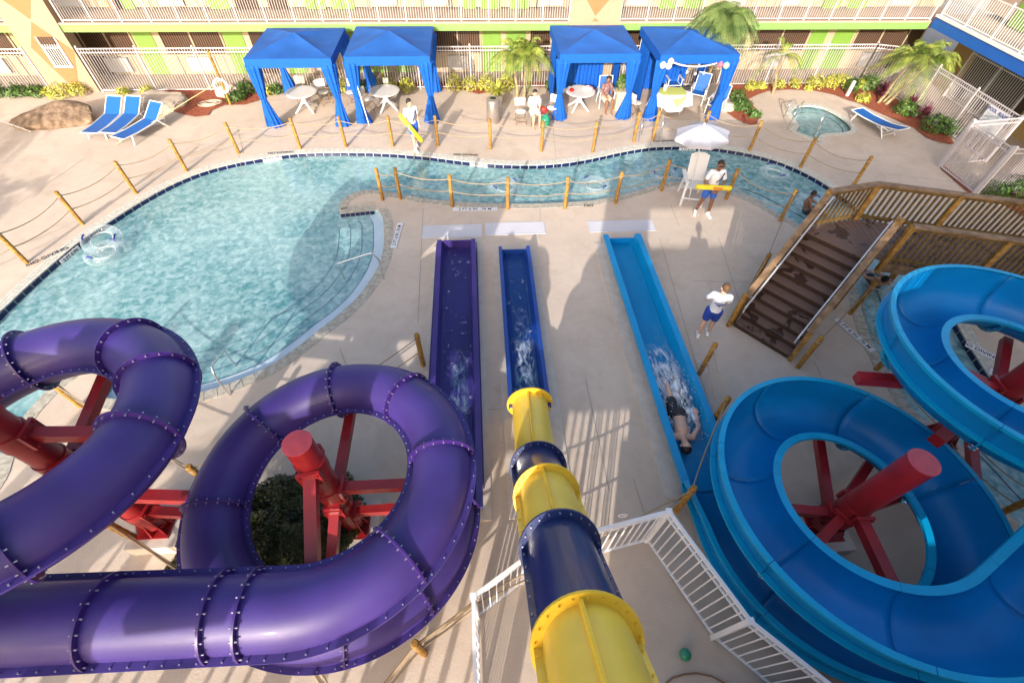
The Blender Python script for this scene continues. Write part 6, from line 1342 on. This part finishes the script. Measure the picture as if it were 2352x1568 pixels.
# 4 boy in a swim ring
seated = dict(pel=(0, 0, .10), ab=(0, .05, .26), ch=(0, .08, .44), nk=(0, .07, .62), hd=(0, .05, .77), shL=(.16, .07, .57), shR=(-.16, .07, .57), elL=(.24, -.08, .38), wrL=(.20, -.30, .33), elR=(-.25, -.05, .36), wrR=(-.24, -.28, .30),
              hiL=(.09, -.03, .08), hiR=(-.09, -.03, .08), knL=(.14, -.38, .20), knR=(-.14, -.38, .20), anL=(.12, -.72, .03), anR=(-.12, -.72, .03))
g = G(1858, 482); t4, J = person('boy sitting in a clear ring in the river at the foot of the bridge', (g.x-.05, g.y+.05, -.12), radians(62), .85, seated, skin='skin_b', shirt=None, shorts='trunks', shoes=None, toe=(0, -1))
# 5 swimmer under bridge
g = G(2008, 650); t5, J = person('swimmer lying back in a clear ring under the edge of the footbridge', (g.x, g.y, -.12), radians(150), .95, dict(seated, ch=(0, .18, .34), nk=(0, .28, .46), hd=(0, .34, .58), shL=(.16, .26, .42), shR=(-.16, .26, .42), elL=(.30, .05, .26), wrL=(.36, -.18, .25), elR=(-.30, .05, .26), wrR=(-.36, -.18, .25)), skin='skin_a', shirt=None, shorts='trunks', shoes=None)
# 6 rider lying on his back in the light blue run-out, feet forward (towards +y)
lie = dict(pel=(0, -.05, .12), ab=(0, .12, .12), ch=(0, .30, .13), nk=(0, .50, .15), hd=(0, .64, .20), shL=(.17, .43, .14), shR=(-.17, .43, .14), elL=(.34, .25, .20), wrL=(.36, .02, .26), elR=(-.31, .22, .16), wrR=(-.30, -.02, .22),
           hiL=(.09, -.10, .11), hiR=(-.09, -.10, .11), knL=(.12, -.50, .16), knR=(-.10, -.50, .14), anL=(.14, -.90, .10), anR=(-.06, -.92, .10))
def rider_pose(): return lie
g = G(1568, 1002, .2)
t6, J = person('slide rider lying on his back in white spray on the light blue run-out', (3.98, 4.80, .15), radians(180-8), 1.10, lie, skin='skin_c', shirt=None, shorts='trunks', shoes=None, face=(0, 0, 1))
# 7 seated woman in white
sit = dict(pel=(0, .0, .55), ab=(0, .02, .70), ch=(0, .0, .88), nk=(0, -.02, 1.07), hd=(0, -.05, 1.21), shL=(.16, -.01, 1.01), shR=(-.16, -.01, 1.01), elL=(.24, -.06, .78), wrL=(.14, -.26, .66), elR=(-.24, -.06, .78), wrR=(-.12, -.26, .66),
           hiL=(.09, -.03, .53), hiR=(-.09, -.03, .53), knL=(.13, -.42, .52), knR=(-.13, -.42, .50), anL=(.12, -.46, .09), anR=(-.12, -.40, .09))
p = at7(1226, 252, .55); t7, J = person('woman in a loose white top sitting on a folding chair beside the third cabana', (p[0], p[1], 0), radians(12), .97, sit, skin='skin_c', shirt='shirt', shorts='offwhite', shoes=None, look=.1)
p = at7(1390, 222, .5); t8, J = person('woman in a dark patterned dress sitting in the blue armchair of the third cabana', (p[0], p[1], -.05), radians(18), 1.0, sit, skin='skin_b', shirt='print_dress', shorts='flatrock', shoes=None, look=-.3, dress=1)
p = at7(1252, 268, .5); blob(p[0]+.05, p[1]+.15, .25, .22, (.9, .8, 1.1), 'greenball', 'beach_bag', 'green and white beach bag on the ground at the curtain foot', 'bag', 4); p = at7(1247, 250, .5); blob(p[0]+.02, p[1]+.1, .40, .15, (1.3, .6, .9), 'redprint', 'red_towel', 'red towel bundled beside the seated woman', 'towel', 9)
# splash around the rider
sp = thing('splash', 'white spray thrown up round the slide rider', 'splash', (4.05, 4.9, .2)); rnd = random.Random(5); b = MB()
for i in range(420):
    u_ = rnd.random(); y = 4.25+1.95*u_; side = rnd.choice((-1, 1)); x = 4.05+side*rnd.uniform(.10, .40)+rnd.gauss(0, .03); z = .2+abs(rnd.gauss(0, .10))+.10*(1-abs(u_-.4)); r = rnd.uniform(.004, .010)
    b.sphere((x, y, z), r, 6, 4, (rnd.uniform(.8, 1.6), rnd.uniform(.8, 2.0), 1))
for i in range(150): 
    x = 4.62+abs(rnd.gauss(0, .10)); y = rnd.uniform(4.5, 6.3); b.sphere((x, y, rnd.uniform(.3, .75)), rnd.uniform(.004, .009), 5, 4)
o = b.build('droplets', M['drop'], sp, smooth=True, ang=None); o['kind'] = 'stuff'
def foam(par, cx, y0, y1, hw, z, amp, n1, n2, arch, power=1.0, lean=0.0):
    b = MB(); fd = []
    for i in range(n1+1):
        for j in range(n2+1):
            u_ = i/n1; v = j/n2*2-1; y = y0+(y1-y0)*u_; edge = max(0, 1-abs(v)**4)*sin(pi*u_)**.7
            h = arch*edge*(1-.5*v*v)+amp*edge*(sin(v*7+u_*11)*sin(u_*17+v*5)+rnd.uniform(-.5, .5))
            b.v.append((cx+v*hw+lean*(u_-.5)+.015*sin(u_*31), y, z+max(0, h))); fd.append(power*(sin(pi*min(1, u_*1.0))**.9)*max(0, 1-abs(v)**3))
    for i in range(n1):
        for j in range(n2): a = i*(n2+1)+j; b.f.append((a, a+1, a+n2+2, a+n2+1))
    o = b.build('foam_sheet', M['softfoam'], par, smooth=True, ang=None, fix=False); at = o.data.attributes.new('fade', 'FLOAT', 'POINT')
    for k, f_ in enumerate(fd): at.data[k].value = f_
    return o
foam(sp, 4.03, 4.45, 6.9, .39, .19, .03, 60, 30, .09, 1.6)
foam(sp, 4.18, 4.2, 6.3, .26, .25, .04, 50, 24, .20, 1.5)
foam(sp, 3.86, 5.0, 6.2, .17, .24, .03, 40, 18, .12, 1.1)
foam(sp, 4.25, 3.6, 7.6, .22, .175, .004, 60, 14, .0, .55)
fs2 = thing('splash', 'foaming water at the mouth of the dark blue run-out', 'splash', (.87, 6, .2))
foam(fs2, .875, 5.2, 7.3, .27, .175, .01, 50, 22, .02, 1.0); foam(fs2, .90, 5.4, 8.2, .20, .172, .002, 50, 16, .0, .4)
fs3 = thing('splash', 'thin foam streaks in the purple run-out below the loop', 'splash', (-.7, 6, .2)); foam(fs3, -.62, 4.8, 7.0, .22, .16, .004, 50, 16, .0, .5)
# ================================================================== UNSEEN SLIDE TOWER BEHIND THE VIEWPOINT (shaped to cast the big shadows)
tw = thing('unseen_slide_tower', 'unseen slide tower block behind the viewpoint, shaped for its shadows', 'tower', (4, -4, 0))
Y0, Y1 = -3.6, -3.35
def wallpiece(x0, x1, z0, z1, nm='shadow_wall_panel'): MB().box((x0, Y0, z0), (x1, Y1, z1)).build(nm, M['cream'], tw)
wallpiece(-.95, 4.4, 6.15, 7.1); wallpiece(5.6, 12.2, 6.15, 7.1);
for i in range(8): MB().box((4.42+i*.15, -3.5, 6.15), (4.46+i*.15, -3.46, 7.1)).build('baluster', M['cream'], tw)  # slats added to break the light into stripes
wallpiece(.2, 12.2, 7.102, 7.7); wallpiece(1.0, 12.2, 7.702, 8.3)
wallpiece(-.95, .45, 3.35, 6.148); wallpiece(3.5, 4.9, 0, 6.148); wallpiece(4.9, 5.7, 0, 2.9); wallpiece(4.9, 5.7, 3.6, 6.148); wallpiece(5.7, 12.2, 0, 6.148); wallpiece(.452, 3.498, 3.0, 5.33); wallpiece(.30, 3.498, 0, 2.998); pass  # gaps between the pieces shaped to let sun patches through
for i in range(7): MB().box((-.93+i*.18, -3.3, 1.6), (-.885+i*.18, -3.26, 3.348)).build('baluster', M['cream'], tw)
for a, b, c, d in ((-8.3, -6.1, 4.5, 6.7), (-6.098, -5.2, 5.85, 6.6), (-6.098, -5.5, 3.9, 5.08), (-5.198, -4.25, 4.85, 6.4)): MB().box((a, -3.5, c), (b, -3.2, d)).build('shadow_panel', M['cream'], tw)  # panels added to shade parts of the purple loops
for a, b in ((-11.6, -11.3), (-10.9, -10.82), (-10.5, -10.42), (-10.1, -9.75), (-9.3, -9.2), (-8.9, -8.84), (-8.6, -8.54), (-8.3, -7.9), (-7.5, -7.42), (-7.2, -7.12), (-6.9, -6.82), (-6.5, -6.1), (-5.8, -5.74), (-5.5, -5.44), (-5.2, -5.14), (-4.9, -4.5), (-4.0, -3.94), (-3.7, -3.64), (-3.4, -3.34), (-3.1, -2.75), (-2.5, -2.44), (-2.2, -2.1), (-1.8, -1.74), (-1.5, -1.44), (-1.2, -.95)):
    MB().box((a, -3.5, 0), (b, -3.44, 4.4 if b-a > .2 else 3.0)).build('shadow_post' if b-a > .2 else 'baluster', M['cream'], tw)  # unevenly spaced posts added to throw shadow bars on the deck
MB().box((-11.6, -3.52, 3.02), (-.952, -3.42, 3.14)).build('shadow_rail', M['cream'], tw)
MB().bar((-11.5, -3.6, 1.0), (-6.3, -3.6, 4.2), .12, .3).build('shadow_stringer', M['cream'], tw); MB().bar((-4.6, -3.6, .4), (-1.2, -3.6, 3.4), .12, .26).build('shadow_stringer', M['cream'], tw)  # slanting bars added to the shadow lattice
palm(-21.3, 6.0, 4.8, 26, 2.6, 'palm', 'tall unseen palm added left of the view for its shade', nl=24, ll=.5, lw_=.03); palm(-18.6, 4.4, 3.5, 24, 2.4, 'palm', 'shorter unseen palm added left of the view for its shade', nl=24, ll=.5, lw_=.03)
# palms added out of view on the left so their crowns shade the deck
MB().box((13.0, -6.6, 0), (17, -3.7, 9.2)).build('unseen_shadow_block', M['cream'], tw)  # unseen block added to carry the tower's shadow further right
